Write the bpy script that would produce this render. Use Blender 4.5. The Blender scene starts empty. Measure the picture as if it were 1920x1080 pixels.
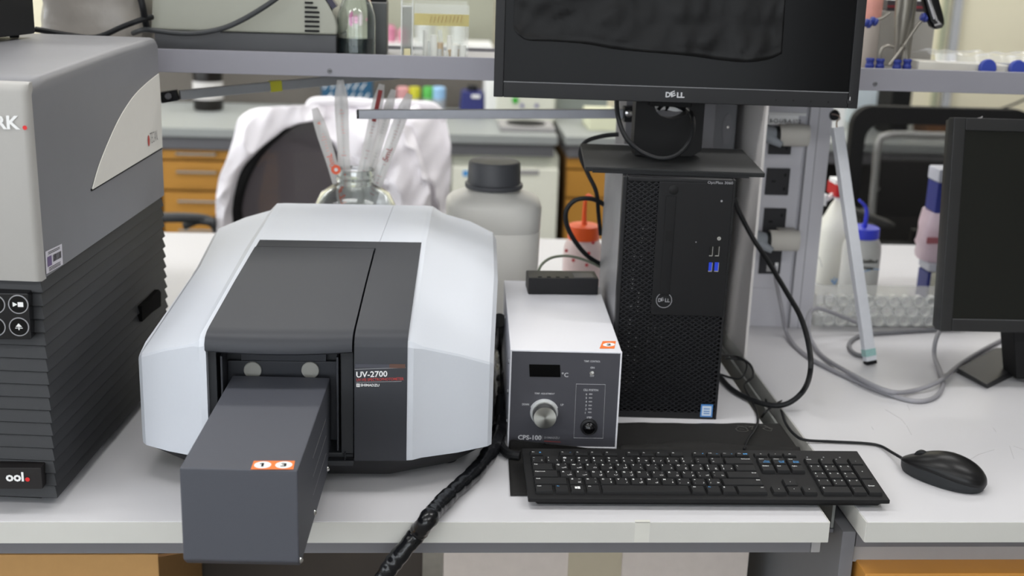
import bpy, bmesh, math, random
from mathutils import Matrix, Vector, noise
random.seed(7)
sc = bpy.context.scene
COL = sc.collection
R = math.radians
V = Vector

# ------------------------------------------------------------------ camera
F_PX = 2324.9
CAM = V((.0352, -1.3177, .6606))
RX = V((.99727573, -.06579754, .0333438)).normalized()
UX = V((-.01396891, .27539344, .96123011)).normalized()
FX = V((.07242924, .95907723, -.27372407)).normalized()
cam_data = bpy.data.cameras.new('camera')
cam = bpy.data.objects.new('camera', cam_data)
COL.objects.link(cam)
cam.matrix_world = Matrix(((RX.x, UX.x, -FX.x, CAM.x), (RX.y, UX.y, -FX.y, CAM.y), (RX.z, UX.z, -FX.z, CAM.z), (0, 0, 0, 1)))
cam_data.sensor_width = 36
cam_data.lens = F_PX / 1920 * 36
cam_data.dof.use_dof = True
cam_data.dof.focus_distance = 1.50
cam_data.dof.aperture_fstop = 4.5
cam_data.clip_start = .05
cam_data.clip_end = 40
sc.camera = cam

# ------------------------------------------------------------------ world, light and exposure
w = bpy.data.worlds.new('world')
sc.world = w
w.use_nodes = True
w.node_tree.nodes['Background'].inputs[0].default_value = (.9, .95, 1, 1)
w.node_tree.nodes['Background'].inputs[1].default_value = 4.0
sc.view_settings.view_transform = 'Standard'
sc.view_settings.look = 'None'
sc.view_settings.gamma = 1
sc.view_settings.use_curve_mapping = False
sc.view_settings.exposure = 0.14
CEIL = 2.1
LAMPS = [(-2.3, -1.9), (-.5, -1.9), (1.3, -1.9), (-2.3, .1), (-.5, .1), (1.3, .1), (-2.3, 2.0), (-.5, 2.0), (1.3, 2.0), (-2.3, 3.7), (-.5, 3.7), (1.3, 3.7), (2.9, 3.7)]  # rearmost row added to brighten the far wall
LAMP_W = 11.0
for i, (lx, ly) in enumerate(LAMPS):
    ld = bpy.data.lights.new('ceiling_lamp_light', 'AREA')
    ld.shape = 'RECTANGLE'; ld.size = 1.15; ld.size_y = .28
    ld.energy = LAMP_W; ld.color = (1, .985, .97)
    lo = bpy.data.objects.new('ceiling_lamp_light', ld)
    COL.objects.link(lo); lo.location = (lx, ly, CEIL - .035)

# ------------------------------------------------------------------ helpers
def ray(px, py):
    return FX + RX * ((px - 960) / F_PX) + UX * ((540 - py) / F_PX)

def at(px, py, x=None, y=None, z=None):
    """point of the place seen at a position of the photograph, on a given plane"""
    d = ray(px, py)
    if z is not None: t = (z - CAM.z) / d.z
    elif y is not None: t = (y - CAM.y) / d.y
    else: t = (x - CAM.x) / d.x
    return CAM + d * t

def atp(px, py, p, n):
    d = ray(px, py); p = V(p); n = V(n)
    return CAM + d * ((p - CAM).dot(n) / d.dot(n))

def lin(h):
    r = []
    for i in (0, 2, 4):
        c = int(h[i:i + 2], 16) / 255
        r.append(c / 12.92 if c <= .04045 else ((c + .055) / 1.055) ** 2.4)
    return (*r, 1)

MATS = {}
def mat(name, hexc, rough=.5, metal=0, var=.04, scale=60, bump=0, bscale=400, trans=0, ior=1.45, alpha=1, spec=.5, emit=0, coat=0):
    if name in MATS: return MATS[name]
    m = bpy.data.materials.new(name); m.use_nodes = True
    nt = m.node_tree; b = nt.nodes['Principled BSDF']
    c = lin(hexc)
    tc = nt.nodes.new('ShaderNodeTexCoord')
    if var:
        n = nt.nodes.new('ShaderNodeTexNoise'); n.inputs['Scale'].default_value = scale; n.inputs['Detail'].default_value = 4
        rp = nt.nodes.new('ShaderNodeMapRange'); rp.inputs[3].default_value = 1 - var; rp.inputs[4].default_value = 1 + var
        mx = nt.nodes.new('ShaderNodeVectorMath'); mx.operation = 'SCALE'; mx.inputs[0].default_value = c[:3]
        nt.links.new(tc.outputs['Object'], n.inputs['Vector'])
        nt.links.new(n.outputs[0], rp.inputs[0]); nt.links.new(rp.outputs[0], mx.inputs['Scale'])
        nt.links.new(mx.outputs[0], b.inputs['Base Color'])
    else:
        b.inputs['Base Color'].default_value = c
    if bump:
        n2 = nt.nodes.new('ShaderNodeTexNoise'); n2.inputs['Scale'].default_value = bscale; n2.inputs['Detail'].default_value = 3
        bp = nt.nodes.new('ShaderNodeBump'); bp.inputs['Strength'].default_value = bump; bp.inputs['Distance'].default_value = .001
        nt.links.new(tc.outputs['Object'], n2.inputs['Vector']); nt.links.new(n2.outputs[0], bp.inputs['Height'])
        nt.links.new(bp.outputs[0], b.inputs['Normal'])
    b.inputs['Roughness'].default_value = rough; b.inputs['Metallic'].default_value = metal
    b.inputs['Transmission Weight'].default_value = trans; b.inputs['IOR'].default_value = ior
    b.inputs['Alpha'].default_value = alpha; b.inputs['Specular IOR Level'].default_value = spec
    b.inputs['Coat Weight'].default_value = coat
    if emit:
        b.inputs['Emission Color'].default_value = c; b.inputs['Emission Strength'].default_value = emit
    MATS[name] = m
    return m

def mesh_fabric(name, hexc, cell, hole, rough=.8):
    """woven net: real see-through holes in a regular grid of object coordinates"""
    m = bpy.data.materials.new(name); m.use_nodes = True
    nt = m.node_tree; b = nt.nodes['Principled BSDF']
    b.inputs['Base Color'].default_value = lin(hexc); b.inputs['Roughness'].default_value = rough
    tc = nt.nodes.new('ShaderNodeTexCoord'); sp = nt.nodes.new('ShaderNodeSeparateXYZ')
    nt.links.new(tc.outputs['Object'], sp.inputs[0])
    outs = []
    for ax in ('X', 'Z'):
        s = nt.nodes.new('ShaderNodeMath'); s.operation = 'MULTIPLY'; s.inputs[1].default_value = 6.2832 / cell
        q = nt.nodes.new('ShaderNodeMath'); q.operation = 'SINE'
        nt.links.new(sp.outputs[ax], s.inputs[0]); nt.links.new(s.outputs[0], q.inputs[0]); outs.append(q)
    p = nt.nodes.new('ShaderNodeMath'); p.operation = 'MULTIPLY'
    nt.links.new(outs[0].outputs[0], p.inputs[0]); nt.links.new(outs[1].outputs[0], p.inputs[1])
    g = nt.nodes.new('ShaderNodeMath'); g.operation = 'LESS_THAN'; g.inputs[1].default_value = hole
    nt.links.new(p.outputs[0], g.inputs[0]); nt.links.new(g.outputs[0], b.inputs['Alpha'])
    return m

def catmull(pts, sub=6, closed=False):
    pts = [V(p) for p in pts]; n = len(pts); out = []
    if n < 3: return pts
    rng = n if closed else n - 1
    for i in range(rng):
        if closed: p0, p1, p2, p3 = pts[i - 1], pts[i], pts[(i + 1) % n], pts[(i + 2) % n]
        else: p0, p1, p2, p3 = pts[max(i - 1, 0)], pts[i], pts[i + 1], pts[min(i + 2, n - 1)]
        for k in range(sub):
            t = k / sub
            out.append(.5 * ((2 * p1) + (p2 - p0) * t + (2 * p0 - 5 * p1 + 4 * p2 - p3) * t * t + (3 * p1 - p0 - 3 * p2 + p3) * t ** 3))
    if not closed: out.append(pts[-1])
    return out

class MB:
    def __init__(s): s.bm = bmesh.new()
    def face(s, pts, mi=0):
        try: f = s.bm.faces.new([s.bm.verts.new(V(p)) for p in pts]); f.material_index = mi; return f
        except ValueError: return None
    def hexa(s, p, mi=0):
        v = [s.bm.verts.new(V(q)) for q in p]
        for ids in ((3, 2, 1, 0), (4, 5, 6, 7), (0, 1, 5, 4), (1, 2, 6, 5), (2, 3, 7, 6), (3, 0, 4, 7)):
            s.bm.faces.new([v[i] for i in ids]).material_index = mi
        return s
    def box(s, x0, x1, y0, y1, z0, z1, mi=0):
        return s.hexa([(x0, y0, z0), (x1, y0, z0), (x1, y1, z0), (x0, y1, z0), (x0, y0, z1), (x1, y0, z1), (x1, y1, z1), (x0, y1, z1)], mi)
    def loft(s, loops, mi=0, cap=True, closed=True, wrap=False):
        vs = [[s.bm.verts.new(V(p)) for p in l] for l in loops]
        n = len(vs[0]); L = len(vs)
        for a in range(L if wrap else L - 1):
            b = (a + 1) % L
            for i in range(n if closed else n - 1):
                j = (i + 1) % n
                try: s.bm.faces.new((vs[a][i], vs[a][j], vs[b][j], vs[b][i])).material_index = mi
                except ValueError: pass
        if cap and not wrap and closed:
            for l, rev in ((vs[0], True), (vs[-1], False)):
                try: s.bm.faces.new(list(reversed(l)) if rev else l).material_index = mi
                except ValueError: pass
        return s
    def prism(s, pts, off, mi=0):
        off = V(off); return s.loft([pts, [V(p) + off for p in pts]], mi)
    def lathe(s, prof, c=(0, 0, 0), axis=(0, 0, 1), seg=24, mi=0, cap=True):
        axis = V(axis).normalized()
        u = axis.orthogonal().normalized(); v = axis.cross(u); c = V(c)
        loops = [[c + axis * z + (u * math.cos(2 * math.pi * k / seg) + v * math.sin(2 * math.pi * k / seg)) * max(r, 1e-5) for k in range(seg)] for r, z in prof]
        return s.loft(loops, mi, cap)
    def cyl(s, p0, p1, r, seg=16, mi=0, r1=None):
        p0 = V(p0); p1 = V(p1); return s.lathe([(r, 0), (r if r1 is None else r1, (p1 - p0).length)], p0, p1 - p0, seg, mi)
    def tube(s, pts, r, seg=8, mi=0, sub=6, rad=None, closed=False):
        P = catmull(pts, sub, closed); n = len(P); loops = []; prev = None
        for i, p in enumerate(P):
            if closed: t = (P[(i + 1) % n] - P[i - 1]).normalized()
            else: t = (P[min(i + 1, n - 1)] - P[max(i - 1, 0)]).normalized()
            if prev is None: nrm = t.orthogonal().normalized()
            else:
                nrm = prev - t * prev.dot(t)
                nrm = nrm.normalized() if nrm.length > 1e-6 else t.orthogonal().normalized()
            prev = nrm; b = t.cross(nrm)
            rr = r if rad is None else rad(i / (n - 1), p)
            loops.append([p + (nrm * math.cos(2 * math.pi * k / seg) + b * math.sin(2 * math.pi * k / seg)) * rr for k in range(seg)])
        return s.loft(loops, mi, not closed, True, closed)
    def bar(s, p0, p1, w, h, up=(0, 0, 1), mi=0):
        p0 = V(p0); p1 = V(p1); d = (p1 - p0).normalized(); sd = d.cross(V(up)).normalized() * w / 2; u = sd.cross(d).normalized() * h / 2
        return s.loft([[p - sd - u, p + sd - u, p + sd + u, p - sd + u] for p in (p0, p1)], mi)
    def sheet(s, rows, mi=0):
        vs = [[s.bm.verts.new(V(p)) for p in r] for r in rows]
        for a in range(len(vs) - 1):
            for i in range(len(vs[0]) - 1):
                s.bm.faces.new((vs[a][i], vs[a][i + 1], vs[a + 1][i + 1], vs[a + 1][i])).material_index = mi
        return s
    def disc(s, c, n, r, mi=0, seg=20, r0=0):
        n = V(n).normalized(); u = n.orthogonal().normalized(); v = n.cross(u); c = V(c)
        o = [c + (u * math.cos(2 * math.pi * k / seg) + v * math.sin(2 * math.pi * k / seg)) * r for k in range(seg)]
        if r0 <= 0: s.face(o, mi)
        else:
            i = [c + (u * math.cos(2 * math.pi * k / seg) + v * math.sin(2 * math.pi * k / seg)) * r0 for k in range(seg)]
            s.loft([o, i], mi, False)
        return s
    def text(s, body, o, u, v, h=None, wd=None, mi=0, bold=0, align='l', res=2, em=None):
        """flat lettering; o = lower left (or centre/right by align), u,v = directions, h/wd = size of the ink"""
        cu = bpy.data.curves.new('t', 'FONT'); cu.body = body; cu.size = 1; cu.resolution_u = res; cu.offset = bold; cu.fill_mode = 'FRONT'
        ob = bpy.data.objects.new('t', cu)
        me = bpy.data.meshes.new_from_object(ob)
        bpy.data.objects.remove(ob); bpy.data.curves.remove(cu)
        if not me.vertices: return s
        xs = [q.co.x for q in me.vertices]; ys = [q.co.y for q in me.vertices]
        x0, x1, y0, y1 = min(xs), max(xs), min(ys), max(ys)
        if em: y0 = 0; h = None; wd = None
        sy = em if em else (h / (y1 - y0)) if h else wd / (x1 - x0)
        sx = (wd / (x1 - x0)) if wd else sy
        u = V(u).normalized(); v = V(v).normalized(); o = V(o)
        dx = {'l': 0, 'c': -(x1 - x0) * sx / 2, 'r': -(x1 - x0) * sx}[align]
        vs = [s.bm.verts.new(o + u * ((q.co.x - x0) * sx + dx) + v * ((q.co.y - y0) * sy)) for q in me.vertices]
        for p in me.polygons:
            try: s.bm.faces.new([vs[i] for i in p.vertices]).material_index = mi
            except ValueError: pass
        bpy.data.meshes.remove(me)
        return s

MW = {}
def build(name, mb, mats, parent=None, bevel=0, smooth=True, frame=None, seg=2, ang=35, origin=None, weld=False):
    bm = mb.bm
    if weld: bmesh.ops.remove_doubles(bm, verts=bm.verts, dist=1e-5)
    if bevel:
        closed = [f for f in bm.faces]
        bmesh.ops.recalc_face_normals(bm, faces=closed)
        es = [e for e in bm.edges if len(e.link_faces) == 2 and e.calc_face_angle(0) > R(28)]
        if es: bmesh.ops.bevel(bm, geom=es, offset=bevel, segments=seg, profile=.5, affect='EDGES', clamp_overlap=True)
    elif len(bm.faces) > 1 and all(len(e.link_faces) == 2 for e in bm.edges):
        bmesh.ops.recalc_face_normals(bm, faces=bm.faces)
    if smooth:
        bm.normal_update()
        for f in bm.faces: f.smooth = True
        for e in bm.edges:
            if len(e.link_faces) == 2 and e.calc_face_angle(0) > R(ang): e.smooth = False
    me = bpy.data.meshes.new(name); bm.to_mesh(me); bm.free()
    if frame is not None: me.transform(frame)
    for m in (mats if isinstance(mats, (list, tuple)) else [mats]): me.materials.append(m)
    o = bpy.data.objects.new(name, me); COL.objects.link(o)
    if parent is not None:
        me.transform(MW[parent].inverted()); o.parent = parent; MW[o] = MW[parent]
    else:
        if origin is None:
            xs = [v.co for v in me.vertices]
            origin = V(((min(c.x for c in xs) + max(c.x for c in xs)) / 2, (min(c.y for c in xs) + max(c.y for c in xs)) / 2, min(c.z for c in xs)))
        T = Matrix.Translation(V(origin)); me.transform(T.inverted()); o.location = origin; MW[o] = T
    if bevel and smooth:
        md = o.modifiers.new('weighted_normals', 'WEIGHTED_NORMAL'); md.keep_sharp = True
    return o

def tag(o, label, cat=None, group=None, kind=None):
    if label: o['label'] = label
    if cat: o['category'] = cat
    if group: o['group'] = group
    if kind: o['kind'] = kind
    return o

def thing(name, label, cat, loc=(0, 0, 0), rz=0, group=None):
    o = bpy.data.objects.new(name, None); COL.objects.link(o); o.empty_display_size = .05
    o.location = loc; o.rotation_euler = (0, 0, rz)
    MW[o] = Matrix.Translation(V(loc)) @ Matrix.Rotation(rz, 4, 'Z')
    return tag(o, label, cat, group)

def struct(name, mb, m, **k):
    o = build(name, mb, m, **k); o['kind'] = 'structure'; return o

X, Y, Z = V((1, 0, 0)), V((0, 1, 0)), V((0, 0, 1))

# ------------------------------------------------------------------ materials
M = dict(
    desk=mat('laminate_grey', 'cbcacd', .42, var=.02, scale=9, bump=.03, bscale=900),
    deskedge=mat('laminate_edge', 'c9c8c3', .5, var=.05, scale=14),
    steel=mat('painted_grey_steel', '757478', .55, var=.04, scale=40),
    steel_d=mat('darker_grey_steel', '6f6f73', .5, var=.04),
    steel_l=mat('pale_grey_steel', 'a19f9f', .55, var=.04),
    alu=mat('brushed_aluminium', '9fa1a8', .45, .35, var=.06, scale=90),
    chrome=mat('chrome', 'd8d8d8', .12, 1, var=0),
    black=mat('black_plastic', '1c1c1e', .45, var=.05, bump=.08, bscale=1500, spec=.3),
    black_m=mat('matte_black', '121213', .7, var=.05, spec=.3),
    black_g=mat('glossy_black', '08080a', .12, var=0),
    screen=mat('dark_screen', '060607', .18, var=0, spec=.12),
    white=mat('white_print', 'ececec', .6, var=0),
    greyprint=mat('grey_print', '9a9a9e', .5, var=0),
    blueprint=mat('blue_print', '4f9fe0', .6, var=0),
    red=mat('red_print', 'd8282a', .5, var=0),
    orange=mat('orange_sticker', 'f07a35', .6, var=.03),
    wood=mat('orange_wood', 'c2883f', .45, var=.12, scale=12),
    rubber=mat('black_rubber', '17181a', .5, var=.05, spec=.3),
)

# ------------------------------------------------------------------ room
FL = -.9
wall_m = mat('cream_wall', 'f3ecd2', .8, var=.02, scale=3)
white_wall = mat('white_wall', 'ececea', .8, var=.02, scale=3)
mb = MB(); mb.box(-5, 5, -4, 4.6, FL - .1, FL); struct('floor', mb, mat('grey_vinyl_floor', '77746f', .5, var=.25, scale=45))
mb = MB(); mb.box(-5, 5, -4, 4.6, CEIL, CEIL + .1); struct('ceiling', mb, mat('white_ceiling', 'e6e6e2', .9, var=.02))
mb = MB(); mb.box(-5, 5, 4.5, 4.6, FL, CEIL); struct('wall_back', mb, wall_m)
mb = MB(); mb.box(-5, 5, -4, -3.9, FL, .15); mb.box(-5, 5, -4, -3.9, 1.75, CEIL)
for k in range(4): mb.box(-5 + k * 1.96, -4.8 + k * 1.96, -4, -3.9, .15, 1.75)
mb.box(.9, 5, -4, -3.9, .15, 1.75)
struct('wall_front', mb, white_wall)
for k in range(3):                      # openings added behind the camera for frontal daylight, none known there
    mb = MB(); xa_, xb_ = -4.8 + k * 1.96, -5 + (k + 1) * 1.96
    for b in ((xa_, xa_ + .04, .15, 1.75), (xb_ - .04, xb_, .15, 1.75), (xa_, xb_, .15, .19), (xa_, xb_, 1.71, 1.75), ((xa_ + xb_) / 2 - .02, (xa_ + xb_) / 2 + .02, .19, 1.71)): mb.box(b[0], b[1], -3.97, -3.92, b[2], b[3])
    struct('added_window_%d' % (k + 1), mb, M['white'])
mb = MB(); mb.box(-5.1, -5, -4, 4.6, FL, .15); mb.box(-5.1, -5, -4, 4.6, 1.75, CEIL); mb.box(-5.1, -5, -4, -3.6, .15, 1.75); mb.box(-5.1, -5, -.4, .0, .15, 1.75); mb.box(-5.1, -5, 3.2, 4.6, .15, 1.75); struct('wall_left', mb, white_wall)
for k, (ya, yb_) in enumerate(((-3.6, -.4), (0, 3.2))):  # left wall openings, also added, to weight the light from the left
    mb = MB()
    for b in ((ya, ya + .04, .15, 1.75), (yb_ - .04, yb_, .15, 1.75), (ya, yb_, .15, .19), (ya, yb_, 1.71, 1.75), ((ya + yb_) / 2 - .02, (ya + yb_) / 2 + .02, .19, 1.71)): mb.box(-5.07, -5.02, b[0], b[1], b[2], b[3])
    struct('added_window_%d' % (k + 4), mb, M['white'])
mb = MB(); mb.box(5, 5.1, -4, 4.6, FL, CEIL); struct('wall_right', mb, mat('grey_wall', 'a8a8a4', .8, var=.02, scale=3))
lamp_proto = None
for i, (lx, ly) in enumerate(LAMPS):
    t = thing('ceiling_light', 'long white ceiling light panel over the laboratory benches', 'light', (lx, ly, CEIL), group='ceiling light panels')
    mb = MB()
    for b in ((-.62, .62, -.17, -.15), (-.62, .62, .15, .17), (-.62, -.585, -.15, .15), (.585, .62, -.15, .15)): mb.box(lx + b[0], lx + b[1], ly + b[2], ly + b[3], CEIL - .03, CEIL)
    build('frame', mb, M['white'], t)
    mb = MB(); mb.box(lx - .585, lx + .585, ly - .15, ly + .15, CEIL - .02, CEIL)
    build('diffuser', mb, mat('lamp_diffuser', 'ffffff', .6, var=0, emit=2.0), t)

# ------------------------------------------------------------------ the two bench tops and their frames
t = thing('worktop', 'long pale grey bench top on the left, carrying the keyboard and white instrument', 'bench top', (0, .7, -.0275))
mb = MB(); mb.box(-2.2, .524, 0, 1.41, -.0275, 0); build('top', mb, M['desk'], t, bevel=.0015)
mb = MB(); mb.box(-2.2, .5245, -.0012, 0.0, -.0268, -.0008); mb.box(.524, .5252, 0, 1.41, -.0268, -.0008)
build('edge_band', mb, M['deskedge'], t)
mb = MB(); mb.box(at(1190, 990, y=0).x, at(1218, 990, y=0).x, -.0016, -.0012, -.0262, -.001); mb.box(at(1190, 990, y=0).x, at(1218, 990, y=0).x, -.0016, .004, .0001, .0003); build('clear_tape', mb, mat('clear_tape', 'd3d2cb', .35), t)
t = thing('bench_frame', 'grey steel frame rail under the left bench top edge', 'bench frame', (0, .7, FL))
mb = MB(); mb.box(-2.2, .512, .02, .05, -.0515, -.0275); build('front_rail', mb, M['steel'], t, bevel=.001)
mb = MB(); mb.box(.5125, .524, .02, .05, -.0515, -.0275); build('end_cap', mb, M['steel_l'], t, bevel=.001)
for lx in (-2.1, .45):
    for ly in (.44, 1.3):
        mb = MB(); mb.box(lx - .025, lx + .025, ly - .025, ly + .025, FL, -.0285); build('leg', mb, M['steel'], t, bevel=.002)
mb = MB(); mb.box(-2.2, .512, .43, .455, -.12, -.0285); build('cross_rail', mb, M['steel'], t)
t = thing('worktop', 'pale grey bench top on the right, with the black mouse lying on it', 'bench top', (1.4, .7, -.0275))
mb = MB(); mb.box(.5705, 2.8, 0, 1.41, -.0275, 0); build('top', mb, M['desk'], t, bevel=.0015)
mb = MB()
for pts in ([(1700, 798), (1704, 806), (1709, 815)], [(1893, 836), (1897, 848), (1901, 860)], [(1900, 836), (1910, 840), (1920, 843)], [(1815, 864), (1835, 852), (1865, 843)], [(1660, 768), (1690, 786), (1698, 796)], [(1862, 802), (1868, 810)], [(1634, 800), (1638, 806)], [(1701, 759), (1706, 769)]):
    q_ = [at(a_, b_, z=.00012) for a_, b_ in pts]
    for a_, b_ in zip(q_, q_[1:]): mb.bar(a_, b_, .0004, .0001)
build('scratch', mb, mat('scratch_grey', 'a3a1a3', .6), t)
mb = MB(); mb.box(.5703, 2.8, -.0012, 0, -.0268, -.0008); mb.box(.5693, .5705, 0, 1.41, -.0268, -.0008)
build('edge_band', mb, M['deskedge'], t)
# grey metal upright between the benches, lower than the tops
t = thing('drawer_cabinet', 'grey steel cabinet with orange wood drawer under the right bench top', 'cabinet', (1.2, .4, FL))
mb = MB(); mb.box(.573, 2.8, .035, 1.0, -.052, -.0275); build('top_rail', mb, M['steel_d'], t, bevel=.001)
mb = MB(); mb.box(.5535, .5705, .03, 1.30, -.60, -.0285); mb.box(.5535, .5705, .03, 1.30, FL, -.60); build('side_panel', mb, M['steel_d'], t, bevel=.001)
mb = MB(); mb.box(.573, 2.8, .04, 1.0, -.075, -.053); build('body', mb, M['steel_l'], t, bevel=.001)
mb = MB(); mb.box(.573, 2.8, .06, 1.0, FL, -.0755); build('carcass', mb, M['steel_d'], t)
dr = MB(); dr.box(.578, 1.10, .005, .055, -.26, -.072); d1 = build('drawer', dr, M['wood'], t, bevel=.002)
mb = MB(); mb.tube([(.76, .003, -.14), (.76, -.02, -.14), (.92, -.02, -.14), (.92, .003, -.14)], .004, 8, sub=2); build('handle', mb, M['chrome'], d1)
t = thing('cable_channel', 'dark grey metal channel in the gap between the two bench tops', 'cable channel', (.545, .5, -.03))
mb = MB(); mb.box(.527, .5525, .06, 1.40, -.045, -.040); build('tray', mb, M['steel_d'], t)
mb = MB(); mb.box(.5485, .5525, .06, 1.40, -.039, -.006); build('side_wall', mb, mat('channel_edge', '7f817f', .45, var=.06), t, bevel=.0008)

# under the bench
t = thing('cardboard_box', 'brown cardboard carton below the bench at the lower left', 'box', at(150, 1060, y=.2))
p = at(0, 1040, y=.2); q = at(297, 1046, y=.2)
mb = MB(); mb.box(-.9, q.x, .2, .5, FL, p.z - .0); build('carton', mb, mat('brown_card', 'c69a62', .8, var=.05), t, bevel=.002)
mb = MB(); mb.hexa([(q.x, .2, p.z - .004), (q.x + .035, .2, p.z + .002), (q.x + .035, .5, p.z + .002), (q.x, .5, p.z - .004), (q.x, .2, p.z), (q.x + .035, .2, p.z + .005), (q.x + .035, .5, p.z + .005), (q.x, .5, p.z)])
build('flap', mb, mat('dark_card', '7d5a35', .8), t)
p = at(832, 1038, y=.3); q = at(1405, 1040, y=.3)
t = thing('cardboard_box', 'pale grey carton below the bench, under the keyboard', 'box', ((p.x + q.x) / 2, .5, FL))
mb = MB(); mb.box(p.x, q.x, .3, .34, FL, -.064); build('carton', mb, mat('pale_card', 'd6cbc3', .8, var=.06), t, bevel=.002)
a = at(1065, 1060, y=.3); b = at(1165, 1060, y=.3)
mb = MB(); mb.box(a.x, b.x, .2985, .2995, -.5, -.066); build('tape', mb, mat('beige_tape', 'bdb29b', .5), t)
mb = MB()
for k in range(18):
    x = at(968 + k * 5, 1050, y=.3).x; mb.box(x, x + .0012, .2988, .2996, -.085, -.071)
tag(build('print', mb, mat('faded_print', '84807c', .8), t), 'faded grey printed marks')
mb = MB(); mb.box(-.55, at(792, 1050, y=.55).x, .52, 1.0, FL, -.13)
tag(build('cabinet', mb, mat('brown_grey_cabinet', '4d4640', .7), None, bevel=.002), 'dark cabinet standing under the left bench', 'cabinet')  # one even dark brown grey

# ------------------------------------------------------------------ large plate reader on the left
TF = Matrix.Translation((-.3838, .028, 0)) @ Matrix.Rotation(-.086, 4, 'Z')   # local: right side x=0, front y=0
t = thing('plate_reader', 'large grey and black laboratory plate reader with ribbed base at the left edge', 'laboratory instrument', (-.3838 - .25, .25, 0))
tsil = mat('silver_plastic', 'aeaca9', .5, 0, var=.02); tgr = mat('graphite_paint', '7a7a7e', .45, .0, var=.03, scale=30)
tblk = mat('ribbed_black', '26272a', .55, var=.06, bump=.1, bscale=1200)
WT, DT, ZT = .50, .470, .277
mb = MB()
prof = [(.012, ZT), (.009, .486), (.014, .4925), (.05, .4965), (.3, .503), (DT - .008, .5045), (DT, .5005), (DT, ZT)]
mb.loft([[(-WT, y, z) for y, z in prof], [(-.008, y, z) for y, z in prof], [(-.0025, y, z - (.002 if z > .3 else 0)) for y, z in prof], [(0, y + (.006 if y < .1 else -.004 if y > .5 else 0), z - (.008 if z > .3 else 0)) for y, z in prof]])
build('upper_housing', mb, tgr, t, frame=TF, ang=50)
mb = MB()
fp = [(0, ZT - .001), (-.002, .484), (.001, .4915), (.006, .494), (.013, .4935), (.013, ZT - .001)]
mb.loft([[(-WT, y, z) for y, z in fp], [(-.006, y, z) for y, z in fp], [(-.0005, y + .005, z - .001) for y, z in fp]])
o = tag(build('front_panel', mb, tsil, t, frame=TF, ang=50), 'silver front panel')
mb = MB(); mb.text('RK', at(38.5, 243, y=.0255), X, Z, h=.0146, wd=.0262, bold=.03, align='r')
lt = build('lettering', mb, M['white'], o)
mb = MB(); mb.disc(at(46.5, 239.5, y=.0255), (0, -1, 0), .0024); tag(build('dot', mb, M['red'], o), 'red full stop')
# ribbed lower part
mb = MB(); loops = []
zb, n = .013, 17; st = (ZT - zb) / n
def ring(z, off): return [(-WT, .006 - off, z), (off - .002, .006 - off, z), (off - .002, DT - .004 + off, z), (-WT, DT - .004 + off, z)]
for k in range(n):
    zt = ZT - k * st
    loops += [ring(zt, -.0028), ring(zt - .0035, -.0012), ring(zt - st + .001, .0015), ring(zt - st, .0007)]
mb.loft(loops); lower = build('ribbed_base', mb, tblk, t, frame=TF, ang=20)
mb = MB(); mb.box(-WT + .02, -.03, .03, DT - .04, 0, .014); build('foot_plinth', mb, M['black_m'], t, frame=TF)
# side sail panel
sp, sn = TF @ V((0, 0, 0)), TF.to_3x3() @ X
def side(px, py, off=.0006): return atp(px, py, sp + sn * off, sn)
cur = catmull([side(*p) for p in ((172, 355), (185, 310), (205, 260), (225, 218), (250, 180), (275, 155), (296.5, 138))], 6)
pts = cur + [side(299.5, 180), side(301.2, 230), side(303, 276), side(302, 276.5)]
mb = MB(); mb.prism(pts, sn * .0014)
sail = tag(build('side_emblem_panel', mb, mat('pale_grey_panel', 'e0ddd6', .5, var=.02), t, bevel=.0), 'pale grey curved panel')
mb = MB(); a, b = side(171, 356.5), side(303, 277.5); mb.bar(a, b, .0016, .0026)
tag(build('trim_line', mb, M['black_m'], t), 'thin black line')
su = (TF.to_3x3() @ Y)
mb = MB(); mb.text('TECAN.', side(282, 270, .0025), su, Z, h=.0150, wd=.036, bold=-.018)
build('lettering', mb, mat('emblem_grey', '4a4648', .6), sail)
mb = MB(); c = side(279, 264, .0026); mb.loft([[c + su * (.0042 * math.cos(k * .5236)) + Z * (.0078 * math.sin(k * .5236)) for k in range(12)]]*1 + [[c + sn * .0002 + su * (.0042 * math.cos(k * .5236)) + Z * (.0078 * math.sin(k * .5236)) for k in range(12)]])
tag(build('emblem', mb, mat('emblem_red', 'b5453c', .6), sail), 'small red emblem')
# barcode sticker
mb = MB(); q = [side(85, 472, .0006), side(116, 457, .0006), side(118, 496, .0006), side(87, 514, .0006)]
mb.face(q, 0)
def bl(u, v, o=.0003): return (q[0] * (1 - u) * (1 - v) + q[1] * u * (1 - v) + q[2] * u * v + q[3] * (1 - u) * v) + sn * o
def brect(u0, u1, v0, v1, mi): mb.face([bl(u0, v0), bl(u1, v0), bl(u1, v1), bl(u0, v1)], mi)
random.seed(3); u = .42
while u < .9:
    w_ = random.choice((.012, .02, .03)); brect(u, u + w_, .3, .62, 1); u += w_ + random.choice((.015, .025))
brect(.08, .34, .28, .72, 2)
for v in (.08, .15, .78, .85, .91): brect(.15, .85, v, v + .03, 1)
tag(build('barcode_sticker', mb, [mat('sticker_white', 'd6d3dc', .6), M['black_m'], mat('sticker_violet', '6f5d86', .6)], t), 'white barcode sticker')
# handle slot at the side, its recess shade painted as a black slab
hp = [side(*p, off=.0030) for p in ((266, 574), (281, 560), (298, 543), (302, 548), (302, 574), (285, 586), (267, 603))]
mb = MB(); mb.prism(hp, sn * -.012); tag(build('recess_shade', mb, mat('recess_shade_black', '050505', .9, var=0, spec=.1), t), 'black slab standing in for the shaded slot in the ribbed side')
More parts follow.
